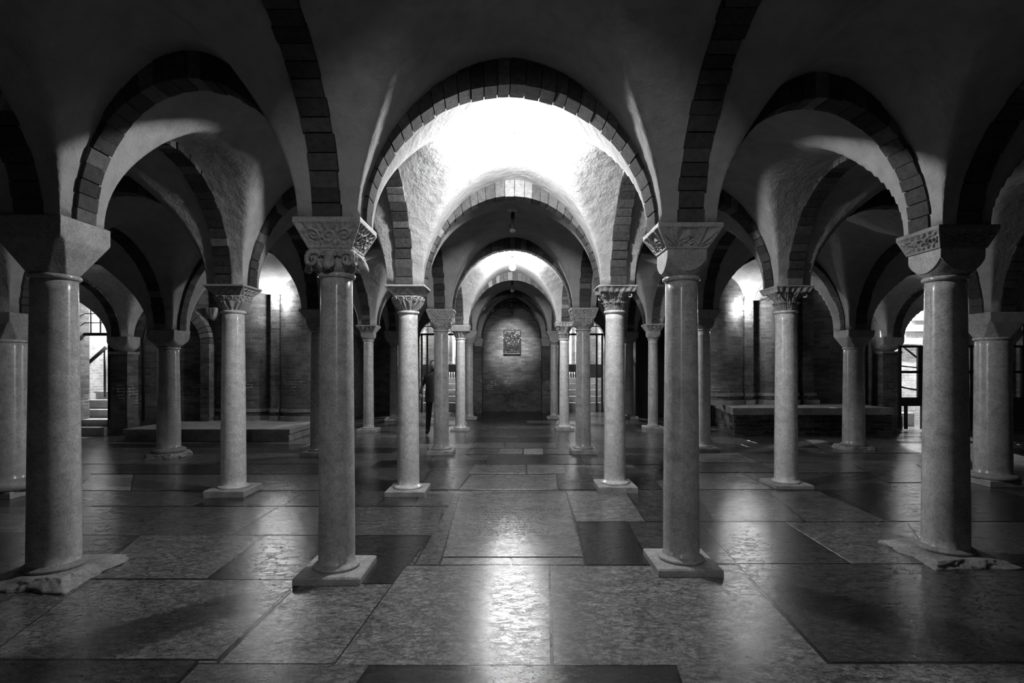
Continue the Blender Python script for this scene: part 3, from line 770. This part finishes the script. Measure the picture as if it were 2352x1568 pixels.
# ------------------------------------------------------------------ walls and piers
def path_wall(m, pts, z0, z1, tone=.5, u0=0.0):
    u = u0
    for i in range(len(pts) - 1):
        a, b = pts[i], pts[i + 1]; L_ = math.dist(a, b)
        m.poly([(a[0], a[1], z0), (b[0], b[1], z0), (b[0], b[1], z1), (a[0], a[1], z1)], [(u, z0), (u + L_, z0), (u + L_, z1), (u, z1)], tone, smooth=False)
        u += L_
def arcp(cx_, cy_, r, a0, a1, n=24):
    return [(cx_ + r * math.cos(math.radians(a0 + (a1 - a0) * k / n)), cy_ + r * math.sin(math.radians(a0 + (a1 - a0) * k / n))) for k in range(n + 1)]
ZT = 4.35
def cluster(sgn, zb, name_label):
    root = thing("compound_pier", name_label, "pier", (0, 0, 0), "compound brick piers")
    m = MB()
    def S(pts):
        p = [(sgn * q[0], q[1]) for q in pts]
        return p if sgn > 0 else p
    lob2 = arcp(5.42, 14.25, .56, 350, 195, 26)      # inner lobe (towards the nave), front half
    lob1 = arcp(6.82, 14.35, .60, 345, 195, 26)
    prof = [(4.86, 16.6)] + lob2 + [(5.86, 14.1), (5.86, 13.82), (6.08, 13.82), (6.08, 14.1)] + lob1 + [(7.42, 14.35), (7.42, 14.0), (7.7, 14.0), (7.7, 16.6)]
    path_wall(m, S(prof), zb, ZT)
    m.build("brick_shaft", BRICK, root)
    m = MB()                                          # base mouldings
    for (off, za, zc_) in ((.05, zb + .22, zb + .30), (.10, zb, zb + .12)):
        def grow(pts, o):
            out = []
            for i, p in enumerate(pts):
                a = pts[max(0, i - 1)]; b = pts[min(len(pts) - 1, i + 1)]
                dx, dy = b[0] - a[0], b[1] - a[1]; L_ = math.hypot(dx, dy) or 1
                out.append((p[0] + dy / L_ * o * -1 * -1 if False else p[0] - (-dy) / L_ * -o, p[1] - o))
            return out
        gp = [(p[0], p[1] - off) for p in prof]
        gp = [(p[0] + (off if p[0] > 7.5 else (-off if p[0] < 4.95 else 0)), p[1]) for p in gp]
        path_wall(m, S(gp), za, zc_)
        n = len(gp)
        for i in range(n - 1):
            a, b, c, d = S([gp[i], gp[i + 1], prof[i + 1], prof[i]])
            m.poly([(a[0], a[1], zc_), (b[0], b[1], zc_), (c[0], c[1], zc_), (d[0], d[1], zc_)], None, .5)
    m.build("base_moulding", ROUGH, root)
    return root
cluster(-1, .26, "big left compound brick pier of rounded lobes carrying a wall lamp")
cluster(1, .66, "big right compound brick pier of rounded lobes carrying a wall lamp")

def tagged(m, name, mt, label, cat, group=None):
    o = m.build(name, mt); return tag(o, label, cat, group)
# podiums
m = MB(); m.box(-8.42, -4.86, 11.95, 14.6, 0, .16); m.box(-8.45, -4.82, 11.9, 14.6, .16, .26)
m.v = [(x - (.0 if x < -6 else 0), y, z) for x, y, z in m.v]
tagged(m, "stone_podium", ROUGH, "low stone step running under the left brick piers", "podium")
m = MB()
m.rings([[(5.19, 12.8, z), (8.9, 12.85, z), (8.9, 15, z), (5.75, 15.7, z)] for z in (0, .5)], smooth=False)
m.uv = [[(0, 0), (3, 0), (3, .5), (0, .5)]] * len(m.uv)
pod = MB()
path_wall(pod, [(5.72, 15.7), (5.19, 12.8), (8.9, 12.85)], 0, .5)
pod.poly([(5.19, 12.8, .5), (8.9, 12.85, .5), (8.9, 15, .5), (5.75, 15.7, .5)], None, .5)
po = tagged(pod, "rubble_podium", RUBBLE, "high broken rubble podium under the right brick piers", "podium")
m = MB(); P0 = [(5.13, 12.74), (8.9, 12.79), (8.9, 15.0), (5.7, 15.7)]
m.rings([[(p[0], p[1], z) for p in P0] for z in (.5, .66)], smooth=False)
m.build("ledge", ROUGH, po)

# side brick walls of the transept
def wall(name, pts, z0, z1, mt=BRICK):
    m = MB(); path_wall(m, pts, z0, z1); return m.build(name, mt, kind="structure")
wall("wall_left", [(-9.62, 13.05), (-9.62, 13.4), (-9.0, 13.55), (-7.7, 13.9), (-7.7, 14.2)], 0, ZT)
wall("wall_right", [(7.7, 14.4), (7.7, 14.6), (9.3, 14.45), (9.3, 14.2)], 0, ZT)
wall("wall_back", [(-4.86, 16.6), (-5.2, 19.5), (-3.35, 19.5)], 0, ZT)
wall("wall_back", [(3.35, 19.5), (5.2, 19.5), (4.86, 16.6)], 0, ZT)
wall("wall_back", [(-1.32, 19.62), (-1.15, 19.62), (-1.12, 20.0), (1.10, 20.0), (1.12, 19.62), (1.3, 19.62)], 0, ZT)
wall("wall_side", [(-13.4, 16.5), (-13.4, -5.2), (14, -5.2), (14, 17)], 0, 4.9)
m = MB(); m.poly([(-14, -6, 4.9), (14.5, -6, 4.9), (14.5, 23, 4.9), (-14, 23, 4.9)]); m.build("ceiling", PLASTER, kind="structure")  # unseen flat sheet added above the vaults to stop lamp light leaking over
# arched openings on both sides of the end wall
for s, nm in ((-1, 1), (1, 2)):
    m = MB(); x0, x1, zsp, top = 1.62, 3.3, 2.55, 3.38; xc = (x0 + x1) / 2; a = (x1 - x0) / 2; n = 18
    xs = [xc - a * math.cos(PI * k / n) for k in range(n + 1)]; zs_ = [zsp + (top - zsp) * math.sin(PI * k / n) for k in range(n + 1)]
    for k in range(n):
        m.poly([(s * xs[k], 19.5, zs_[k]), (s * xs[k + 1], 19.5, zs_[k + 1]), (s * xs[k + 1], 19.5, ZT), (s * xs[k], 19.5, ZT)],
               [(xs[k], zs_[k]), (xs[k + 1], zs_[k + 1]), (xs[k + 1], ZT), (xs[k], ZT)])
        m.poly([(s * xs[k], 19.5, zs_[k]), (s * xs[k + 1], 19.5, zs_[k + 1]), (s * xs[k + 1], 19.85, zs_[k + 1]), (s * xs[k], 19.85, zs_[k])], [(xs[k], 0), (xs[k + 1], 0), (xs[k + 1], .35), (xs[k], .35)])
    for xa, xb in ((1.3, x0), (x1, 3.36)):
        m.poly([(s * xa, 19.5, 0), (s * xb, 19.5, 0), (s * xb, 19.5, ZT), (s * xa, 19.5, ZT)], [(xa, 0), (xb, 0), (xb, ZT), (xa, ZT)])
    for xa in (x0, x1):
        m.poly([(s * xa, 19.5, 0), (s * xa, 19.85, 0), (s * xa, 19.85, zsp), (s * xa, 19.5, zsp)], [(0, 0), (.35, 0), (.35, zsp), (0, zsp)])
    m.build(f"wall_back", BRICK, kind="structure")
    # bright room behind
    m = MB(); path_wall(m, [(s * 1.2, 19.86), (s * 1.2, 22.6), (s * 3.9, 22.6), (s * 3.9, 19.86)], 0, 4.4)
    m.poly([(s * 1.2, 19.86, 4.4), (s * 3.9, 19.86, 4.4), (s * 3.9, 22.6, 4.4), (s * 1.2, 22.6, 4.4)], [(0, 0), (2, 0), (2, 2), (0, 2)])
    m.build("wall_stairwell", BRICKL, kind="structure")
    side = 'left' if s < 0 else 'right'
    m = MB()
    for i, (z, Z) in enumerate(((.32, 19.9), (.54, 20.2), (.76, 20.5), (.98, 20.8), (1.2, 21.1))):
        xa, xb = sorted((s * 1.65, s * 3.3)); m.box(xa, xb, Z, 22.5, z - .22 if i else 0.0, z - .045); m.box(xa, xb, Z - .03, 22.5, z - .045, z)
    tagged(m, "stone_stair", STEP, f"flight of pale stone steps seen through the {side} back opening", "stairs")
    gr = thing("iron_grille", f"black iron grille with glazed leaf in the {side} back opening", "grille", (0, 19.6, 0))
    m = MB()
    for z in (2.78,): m.box(*sorted((s * 1.62, s * 3.3)), -.03, .03, z - .035, z + .035)
    m.box(*sorted((s * 1.7, s * 3.2)), -.02, .02, 3.05, 3.08)
    m.build("rail", IRON, gr)
    for xx in (1.95, 2.3, 2.65, 3.0):
        m = MB(); m.box(*sorted((s * (xx - .012), s * (xx + .012))), -.012, .012, 2.8, zsp + (top - zsp) * math.sqrt(max(0, 1 - ((xx - xc) / a) ** 2))); m.build("bar", IRON, gr)
    for xx in (3.22, 3.02, 1.68):
        m = MB(); m.box(*sorted((s * (xx - .03), s * (xx + .03))), -.03, .03, .0, 2.78); m.build("post", IRON, gr)
    m = MB(); m.box(*sorted((s * 1.3, s * 3.5)), 21.32, 21.5, 1.2, 1.72); tg = tagged(m, "stone_beam", WOOD, f"dark beam across the {side} stairwell above the steps", "beam")
    for k in range(6):
        m = MB(); m.tube([(s * (2.06 + .09 * k), 21.27, 1.2), (s * (2.06 + .09 * k), 21.27, 1.42)], .02, 8); m.build("baluster", WHITE, tg)
    m = MB(); m.box(*sorted((s * 2.35, s * 2.42)), 2.7, 2.8, 1.75, 4.2); m.build("pipe", WHITE, gr)
    m = MB(); m.box(*sorted((s * 2.75, s * 2.95)), 2.6, 2.8, 1.75, 4.2); m.build("pipe", STEP, gr)

# end wall pilasters with caps
for s in (-1, 1):
    m = MB(); xa, xb = sorted((s * 1.06, s * 1.34)); m.box(xa, xb, 19.3, 19.9, 0, 2.35)
    o = tagged(m, "brick_pilaster", BRICK, f"brick pilaster on the {'left' if s<0 else 'right'} of the relief wall", "pilaster")
    m = MB(); xa, xb = sorted((s * 1.02, s * 1.36)); m.box(xa + .05, xb - .05, 19.28, 19.9, 2.35, 2.62, top=(xa, xb, 19.25, 19.9)); m.build("cap", PLAIN, o)
# left stair side
def pier(x0, x1, y0, y1, hcap, label, side):
    m = MB(); m.box(x0, x1, y0, y1, 0, hcap - .42); m.box(x0 - .03, x1 + .03, y0 - .03, y1, 0, .35)
    o = tagged(m, "brick_pier", BRICK, label, "pier")
    m = MB(); m.box(x0 - .03, x1 + .03, y0 - .03, y1, hcap - .42, hcap - .36); m.build("moulding", ROUGH, o)
    m = MB(); cx_ = (x0 + x1) / 2; S_ = (x1 - x0) / 2 + .05
    radial(m, lambda fc, u, t, th: min(sq(S_, u), .16 + (S_ * 1.5 - .16) * math.sin(min(1, t * 1.1) * PI / 2) ** .8), lin(14), 16, lambda t: hcap - .36 + .36 * t)
    c = m.build("capital", PLAIN, o); c.location = (cx_, (y0 + y1) / 2, 0)
    return o
pier(-9.52, -9.12, 13.0, 13.4, 2.34, "brick pier with small cushion capital beside the left stair", 'left')
pier(9.5, 9.95, 14.05, 14.45, 2.38, "brick pier with small rounded capital beside the right gate", 'right')
wall("wall_left", [(-10.75, 13.0), (-10.28, 13.0), (-10.28, 13.35)], 0, ZT)
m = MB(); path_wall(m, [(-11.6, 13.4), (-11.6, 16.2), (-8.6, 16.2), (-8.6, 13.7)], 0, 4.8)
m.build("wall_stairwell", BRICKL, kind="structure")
m = MB(); m.box(-10.3, -9.56, 12.85, 16, 0, .2); 
tagged(m, "stone_threshold", ROUGH, "rough dark stone block below the left stair", "threshold")
m = MB()
for (z, Z, xl) in ((.36, 13.1, -10.38), (.56, 13.55, -10.73), (.78, 13.9, -10.83), (.98, 14.25, -10.83), (1.18, 14.6, -10.7)):
    m.box(xl + .02, -9.58, Z, 15.9, max(.2, z - .22), z - .04); m.box(xl, -9.58, Z - .03, 15.9, z - .04, z)
tagged(m, "stone_stair", STEP, "pale stone steps climbing to the right behind the far left pier", "stairs")
hr = thing("stair_handrail", "dark handrail slanting up over the left stone steps", "handrail", (0, 0, 0))
m = MB(); a = px(178, 856, 13.7); b = px(244, 797, 13.9); m.tube([a, b], .045, 8); m.build("rail", IRON, hr)
m = MB(); a = px(241, 803, 13.9); m.tube([a, (a[0], a[1], .85)], .028, 8); m.build("post", IRON, hr)
gr = thing("window_grille", "black iron grid over the arched opening above the left stair", "grille", (0, 13.2, 0))
m = MB(); m.box(-10.75, -9.4, -.03, .03, px(0, 768, 13.2)[2] - .03, px(0, 768, 13.2)[2] + .04); m.build("crossbar", IRON, gr)
for yy in (720, 741): m = MB(); z = px(0, yy, 13.2)[2]; m.box(-10.7, -9.45, -.01, .01, z - .01, z + .01); m.build("crossbar", IRON, gr)
for xx in (168, 188, 209, 231): m = MB(); x = px(xx, 0, 13.2)[0]; m.box(x - .012, x + .012, -.012, .012, 2.42, 3.45); m.build("bar", IRON, gr)
# blind arch ring and drainpipe on left wall
m = MB(); xc, zc0 = -8.55, 2.2
for k in range(22):
    p0_, p1_ = PI * k / 22 + .01, PI * (k + 1) / 22 - .01
    pts = []
    for ph, rr_ in ((p0_, .78), (p1_, .78), (p1_, 1.0), (p0_, 1.0)):
        pts.append((xc - rr_ * math.cos(ph), zc0 + rr_ * 1.05 * math.sin(ph)))
    m.hexa([(p[0], 13.28 + .25 * (p[0] + 9.5) * .9, p[1]) for p in pts] + [(p[0], 13.9, p[1]) for p in pts], R.uniform(.09, .2))
ba = tagged(m, "blind_arch", VOUSS, "shallow brick blind arch on the left brick wall", "arch")
for xa, xb in ((-7.77, -7.55),):
    m = MB(); yy = 13.28 + .225 * (xa + 9.5); m.box(xa, xb, yy, 14.0, .2, 2.2); m.build("jamb", BRICK, ba)
m = MB(); m.tube([(-9.02, 13.42, .3), (-9.02, 13.42, 2.3), (-8.9, 13.45, 2.8)], .035, 8)
tagged(m, "drainpipe", IRON, "thin dark pipe running up the left brick wall", "pipe")
m = MB(); m.tube([(9.22, 14.35, 0), (9.22, 14.35, 2.3), (9.1, 14.35, 2.8)], .05, 8)
tagged(m, "drainpipe", IRON, "thin dark pipe running up the right brick wall", "pipe")
# corbels
def corbel(x, y, z, label):
    m = MB(); radial(m, lambda fc, u, t, th: min(sq(.15, u), .05 + .19 * t ** .7) + .012 * math.cos(th * 12) * t, lin(10), 12, lambda t: z - .32 + .32 * t)
    o = m.build("stone_corbel", CARVED); o.location = (x, y, 0); tag(o, label, "corbel")
corbel(px(1842, 0, 14.3)[0], 14.35, px(0, 757, 14.3)[2], "small carved corbel on the right brick wall")
corbel(px(488, 0, 13.9)[0], 13.95, px(0, 707, 13.9)[2], "dark corbel on the left brick wall beside the compound pier")
# right gate
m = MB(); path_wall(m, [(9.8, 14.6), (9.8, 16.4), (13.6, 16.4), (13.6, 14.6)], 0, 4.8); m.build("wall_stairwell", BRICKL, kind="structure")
wall("wall_right", [(10.95, 14.5), (11.5, 14.5), (11.5, 14.8), (14, 14.8)], 0, ZT)
m = MB(); 
for k, (xx, zz) in enumerate(((2072, 790), (2087, 760), (2102, 735), (2117, 705), (2132, 680))):
    x, _, z = px(xx, zz, 16.2); m.box(x, x + .6, 16.2, 16.38, z, z + .18)
tagged(m, "stepped_coping", STEP, "white stepped stone band climbing the lit wall behind the gate", "coping")
gt = thing("iron_gate", "tall black iron gate and railing at the far right", "gate", (0, 13.85, 0))
def gx(x): return px(x, 0, 13.85)[0]
def gz(y_): return px(0, y_, 13.85)[2]
def gb(nm, x0, x1, y0, y1, d=.03):
    m = MB(); m.box(gx(x0), gx(x1), -d, d, gz(y1), gz(y0)); m.build(nm, IRON, gt)
gb("top_rail", 2064, 2400, 793, 798); gb("middle_rail", 2068, 2400, 851, 857); gb("lower_panel", 2068, 2400, 912, 932)
for a, b in ((2064, 2069), (2107, 2118), (2226, 2232), (2237, 2243), (2345, 2352)): gb("post", a, b, 797, 984 if a < 2100 else 915)
gb("post", 2115, 2119, 930, 985); gb("post", 2078, 2083, 930, 985)
m = MB(); m.tube([(gx(2088), .3, gz(790)), (gx(2160), .3, gz(848))], .025, 8); m.build("handrail", IRON, gt)
m = MB(); m.tube([(gx(2088), .3, gz(840)), (gx(2160), .3, gz(847))], .02, 8); m.build("handrail", IRON, gt)
m = MB(); m.tube([(gx(2088), .3, gz(889)), (gx(2160), .3, gz(903))], .025, 8); m.build("handrail", IRON, gt)
m = MB(); m.box(gx(2222), 13.2, 14.0, 14.4, 0.02, gz(921)); o = tagged(m, "low_wall", WOOD, "dark low wall with pale ledge right of the gate", "wall")
m = MB(); m.box(gx(2222), 13.2, 13.95, 14.4, gz(921), gz(917)); m.build("ledge", WHITE, o)
m = MB(); m.box(9.95, 11.0, 15.0, 16.3, 0, .35); tagged(m, "stone_landing", STEP, "pale landing behind the right gate", "landing")

# cabinet
cb = thing("wooden_cabinet", "tall dark wooden cabinet near the back wall on the right", "cabinet", (4.55, 18.0, 0))
m = MB(); m.box(-.55, .75, -.25, .35, 0, 2.62); m.build("body", WOOD, cb)
m = MB(); m.box(-.6, .8, -.3, .38, 2.62, 2.68); m.box(-.64, .84, -.34, .4, 2.68, 2.75); m.build("cornice", WOOD, cb)
for xx in (-.5, .12):
    m = MB(); m.box(xx, xx + .58, -.28, -.25, .1, 2.5); d = m.build("door", WOOD, cb)
    m = MB(); m.box(xx + .08, xx + .50, -.29, -.28, .2, 1.2); m.box(xx + .08, xx + .50, -.29, -.28, 1.35, 2.4); m.build("panel", WOOD, d)

# bronze relief
rp = thing("bronze_relief", "dark bronze relief panel of robed figures hung on the end wall", "relief", (0, 0, 0))
x0, _, z1 = px(1157, 757, 19.9); x1, _, z0 = px(1196, 813, 19.9)
m = MB(); nx, nz = 60, 84; grid = []
blobs = []
for (bx, bz, rx, rz, h) in ((.48, .88, .05, .035, 1), (.48, .70, .10, .12, .9), (.44, .42, .12, .20, .7), (.74, .40, .09, .24, .8), (.22, .38, .12, .26, .6), (.60, .36, .10, .26, .6), (.86, .36, .06, .22, .5), (.12, .52, .06, .2, .4), (.74, .68, .07, .06, .9), (.24, .66, .07, .06, .8), (.86, .72, .05, .1, .6), (.14, .78, .05, .1, .5), (.34, .3, .06, .2, .8), (.5, .56, .12, .08, .8), (.5, .16, .32, .03, .5), (.5, .1, .34, .015, .6)):
    blobs.append((bx, bz, rx, rz, h))
arms = [((.45, .78), (.22, .86)), ((.5, .78), (.66, .92)), ((.44, .62), (.72, .72)), ((.40, .58), (.18, .66)), ((.3, .58), (.18, .5)), ((.66, .6), (.8, .8)), ((.36, .82), (.3, .72)), ((.2, .9), (.3, .74))]
def seg(px_, pz_, a, b):
    dx, dz = b[0] - a[0], b[1] - a[1]; t = max(0, min(1, ((px_ - a[0]) * dx + (pz_ - a[1]) * dz) / (dx * dx + dz * dz)))
    return math.hypot(px_ - a[0] - t * dx, pz_ - a[1] - t * dz)
for j in range(nz + 1):
    row = []
    for i in range(nx + 1):
        u, v = i / nx, j / nz; h = 0
        for bx, bz, rx, rz, hh in blobs: h = max(h, hh * math.sqrt(max(0, 1 - ((u - bx) / rx) ** 2 - ((v - bz) / rz) ** 2)))
        for a, b in arms:
            d = seg(u, v, a, b); h = max(h, .8 * math.sqrt(max(0, 1 - (d / .035) ** 2)))
        h += .09 * math.sin(u * 75 + 3 * math.sin(v * 9)) * (h > .05) + .16 * noise.noise(Vector((u * 16, v * 22, 1)))
        if u < .03 or u > .97 or v < .02 or v > .98: h = .55
        row.append((x0 + (x1 - x0) * u, 19.93 - .035 * h, z0 + (z1 - z0) * v))
    grid.append(row)
m.rings(grid, cap=(False, False), closed=False); m.box(x0, x1, 19.935, 19.985, z0, z1)
m.build("panel", BRONZE, rp)
for (xx, zz) in ((.12, .03), (.86, .03), (-.01, .66), (1.01, .66), (.5, 1.01)):
    m = MB(); blob(m, (x0 + (x1 - x0) * xx, 19.9, z0 + (z1 - z0) * zz), (.014, .02, .014), 8); m.build("bolt", WHITE, rp)

# ------------------------------------------------------------------ lamps
BULB = emis("lit_bulb", 800); RBULB = emis("rear_bulb", 340); WBULB = emis("wall_bulb", 420)
def bulb_lamp(x, y, zc, lit, label):
    root = thing("ceiling_lamp", label, "lamp", (x, y, zc), "pendant bulbs under the vault crowns")
    m = MB(); m.lathe([(.075, .02), (.08, 0), (.075, -.02), (.05, -.035), (.03, -.04)], 24); m.build("ceiling_rose", WHITE, root)
    m = MB(); m.lathe([(.028, -.035), (.032, -.1), (.03, -.15), (.02, -.16)], 20); m.build("socket", WHITE if lit else IRON, root)
    m = MB(); m.lathe([(.022, -.155), (.03, -.18), (.05, -.215), (.066, -.255), (.07, -.29), (.062, -.325), (.04, -.35), (.012, -.362)], 28)
    m.build("bulb", (RBULB if y < 1 else BULB) if lit else GLASS, root); return root
def web_z(l0, l1, r0, r1):
    cs = [crown((l0, r0), (l1, r0)), crown((l0, r1), (l1, r1)), crown((l0, r0), (l0, r1)), crown((l1, r0), (l1, r1))]
    hs = sum(N[k]['h'] for k in ((l0, r0), (l1, r0), (l0, r1), (l1, r1))) / 4
    ra = (cs[0] + cs[1]) / 2 + .21 - hs; rb = (cs[2] + cs[3]) / 2 + .065 - hs
    return hs + (ra ** 6.5 + rb ** 6.5) ** (1 / 6.5)
for r, lit, lb in ((-1, True, "lit pendant bulb behind the viewer"), (1, True, "lit pendant bulb in the glowing vault between the nearest and second rows"),
                   (2, False, "unlit clear pendant bulb under the dark nave vault beyond the bright one"), (3, True, "farther lit pendant bulb in the nave between third and fourth rows"),
                   (4, False, "small unlit pendant bulb in the nave just past the farther lit one")):
    cx_ = sum(N[k]['x'] for k in (('C', r), ('D', r), ('C', r + 1), ('D', r + 1))) / 4; cy_ = sum(N[k]['y'] for k in (('C', r), ('D', r), ('C', r + 1), ('D', r + 1))) / 4
    bulb_lamp(cx_, cy_, web_z('C', 'D', r, r + 1) - .01, lit, lb)
def wall_lamp(x, y, z, label, mt=WBULB):
    root = thing("wall_lamp", label, "lamp", (x, y, z))
    m = MB(); m.tube([(0, .16, -.02), (0, .05, -.02), (0, 0, .0)], .012, 8); m.build("bracket", IRON, root)
    m = MB(); blob(m, (0, 0, .05), (.05, .05, .06), 12); m.build("bulb", mt, root)
p = px(637, 688, 13.55); wall_lamp(*p, "bare glowing bulb on the left compound pier")
p = px(1711, 711, 13.6); wall_lamp(*p, "bare glowing bulb on the right compound pier")
# stairwell lamps
SB = emis("stair_bulb", 7000); SB2 = emis("gate_bulb", 16000)
wall_lamp(-9.4, 15.2, 3.9, "stairwell lamp above the left steps", SB); wall_lamp(11.2, 15.6, 3.9, "stairwell lamp behind the right gate", SB2)
wall_lamp(-2.0, 21.6, 4.0, "stairwell lamp behind the left back opening", SB); wall_lamp(2.0, 21.6, 4.0, "stairwell lamp behind the right back opening", SB)
# spotlight on the relief
sp = thing("spotlight", "small dark spotlight hanging under the arch before the relief wall", "spotlight", (0, 17.9, 3.78))
m = MB(); m.box(-.12, .12, -.02, .02, 0, .03); m.build("track", IRON, sp)
m = MB(); m.tube([(0, 0, 0), (0, 0, -.1)], .01, 6); m.tube([(0, -.04, -.1), (0, .1, -.17)], .035, 12); m.build("head", IRON, sp)
ld = bpy.data.lights.new("relief_spot", 'SPOT'); ld.energy = 420; ld.spot_size = math.radians(54); ld.spot_blend = 1.0; ld.shadow_soft_size = .03
lo = bpy.data.objects.new("relief_spot", ld); COL.objects.link(lo); lo.location = (0, .12, -.2); lo.parent = sp
dv = Vector((0, 19.9, 2.5)) - Vector((0, 18.02, 3.58)); lo.rotation_euler = dv.to_track_quat('-Z', 'Y').to_euler()

# ------------------------------------------------------------------ person (half hidden behind the third row left nave column)
def person():
    root = thing("person", "person in dark clothes standing half hidden behind the left nave column", "person", (-1.86, 13.05, 0))
    me = bpy.data.meshes.new("body")
    V = [(0, 0, .95), (0, 0, 1.1), (0, .01, 1.28), (0, .0, 1.45), (0, -.01, 1.53), (0, -.03, 1.60), (0, -.04, 1.70),
         (.17, 0, 1.42), (.24, -.02, 1.16), (.18, -.18, 1.0), (-.17, 0, 1.42), (-.27, -.03, 1.17), (-.30, -.14, .98),
         (.10, 0, .9), (.12, -.05, .5), (.13, 0, .1), (.14, -.14, .04), (-.10, 0, .9), (-.13, .05, .5), (-.16, .12, .1), (-.17, -.02, .04), (0, -.03, 1.76)]
    E = [(0, 1), (1, 2), (2, 3), (3, 4), (4, 5), (5, 6), (6, 21), (3, 7), (7, 8), (8, 9), (3, 10), (10, 11), (11, 12), (0, 13), (13, 14), (14, 15), (15, 16), (0, 17), (17, 18), (18, 19), (19, 20)]
    Rr = [.15, .14, .16, .12, .06, .075, .095, .065, .05, .035, .065, .05, .035, .12, .09, .07, .05, .12, .09, .07, .05, .06]
    me.from_pydata(V, E, []); o = bpy.data.objects.new("body", me); COL.objects.link(o); o.parent = root
    sk = o.modifiers.new("Skin", 'SKIN'); me.skin_vertices.new() if not me.skin_vertices else None
    for i, r_ in enumerate(Rr): me.skin_vertices[0].data[i].radius = (r_, r_ * .8)
    me.skin_vertices[0].data[0].use_root = True
    sb = o.modifiers.new("Sub", 'SUBSURF'); sb.levels = 2; sb.render_levels = 2
    me.materials.append(CLOTH)
    m = MB(); blob(m, (0, -.05, 1.66), (.078, .09, .105), 16); blob(m, (0, -.145, 1.655), (.014, .02, .02), 8)
    for s in (-1, 1): blob(m, (s * .078, -.04, 1.66), (.012, .02, .03), 8); blob(m, (s * .03, -.13, 1.68), (.012, .01, .008), 8)
    blob(m, (0, -.132, 1.61), (.026, .01, .008), 8); m.build("head", SKIN, root)
    m = MB(); blob(m, (0, -.02, 1.70), (.088, .095, .085), 16); m.build("hair", HAIR, root)
    for s, hx, hy, hz in ((1, .17, -.2, .97), (-1, -.30, -.16, .94)):
        m = MB(); blob(m, (hx, hy, hz), (.04, .022, .05), 10)
        for k in range(4): m.tube([(hx - .027 + .018 * k, hy, hz - .03), (hx - .027 + .018 * k, hy - .01, hz - .075 + .006 * abs(k - 1.5)), (hx - .027 + .018 * k, hy + .005, hz - .1 + .006 * abs(k - 1.5))], [.009, .008, .006], 6)
        m.tube([(hx + s * -.03, hy, hz), (hx + s * -.05, hy - .02, hz - .04)], [.01, .008], 6); m.build("hand", SKIN, root)
    m = MB()
    rr_ = []
    for z, a, b in ((.78, .22, .17), (.95, .21, .16), (1.15, .19, .15), (1.35, .22, .15), (1.44, .19, .13), (1.5, .08, .08)):
        rr_.append([(a * math.cos(q) + 0, b * math.sin(q), z) for q in [2 * PI * k / 24 for k in range(24)]])
    m.rings(rr_, cap=(False, False)); m.build("coat", CLOTH, root)
person()

# ------------------------------------------------------------------ camera, world, view
cam = bpy.data.cameras.new("camera"); co = bpy.data.objects.new("camera", cam); COL.objects.link(co)
co.location = (0, 0, HC); co.rotation_euler = (PI / 2, 0, 0)
cam.sensor_width = 36; cam.lens = F / 2352 * 36; cam.shift_y = (HY - 784) / 2352; cam.shift_x = 0; cam.clip_start = .05
scene.camera = co
w = bpy.data.worlds.new("world"); w.use_nodes = True; w.node_tree.nodes["Background"].inputs[0].default_value = g(0.0); scene.world = w
scene.view_settings.view_transform = 'Standard'; scene.view_settings.look = 'None'; scene.view_settings.gamma = 1.0
scene.view_settings.exposure = 0.6; scene.view_settings.use_curve_mapping = False
scene.cycles.max_bounces = 4; scene.cycles.diffuse_bounces = 3; scene.cycles.glossy_bounces = 2; scene.cycles.transmission_bounces = 4; scene.cycles.caustics_reflective = False; scene.cycles.caustics_refractive = False
scene.cycles.use_adaptive_sampling = True; scene.cycles.adaptive_threshold = .07; scene.cycles.adaptive_min_samples = 16
scene.render.use_persistent_data = False
scene.cycles.use_denoising = True; scene.cycles.sample_clamp_indirect = 6.0
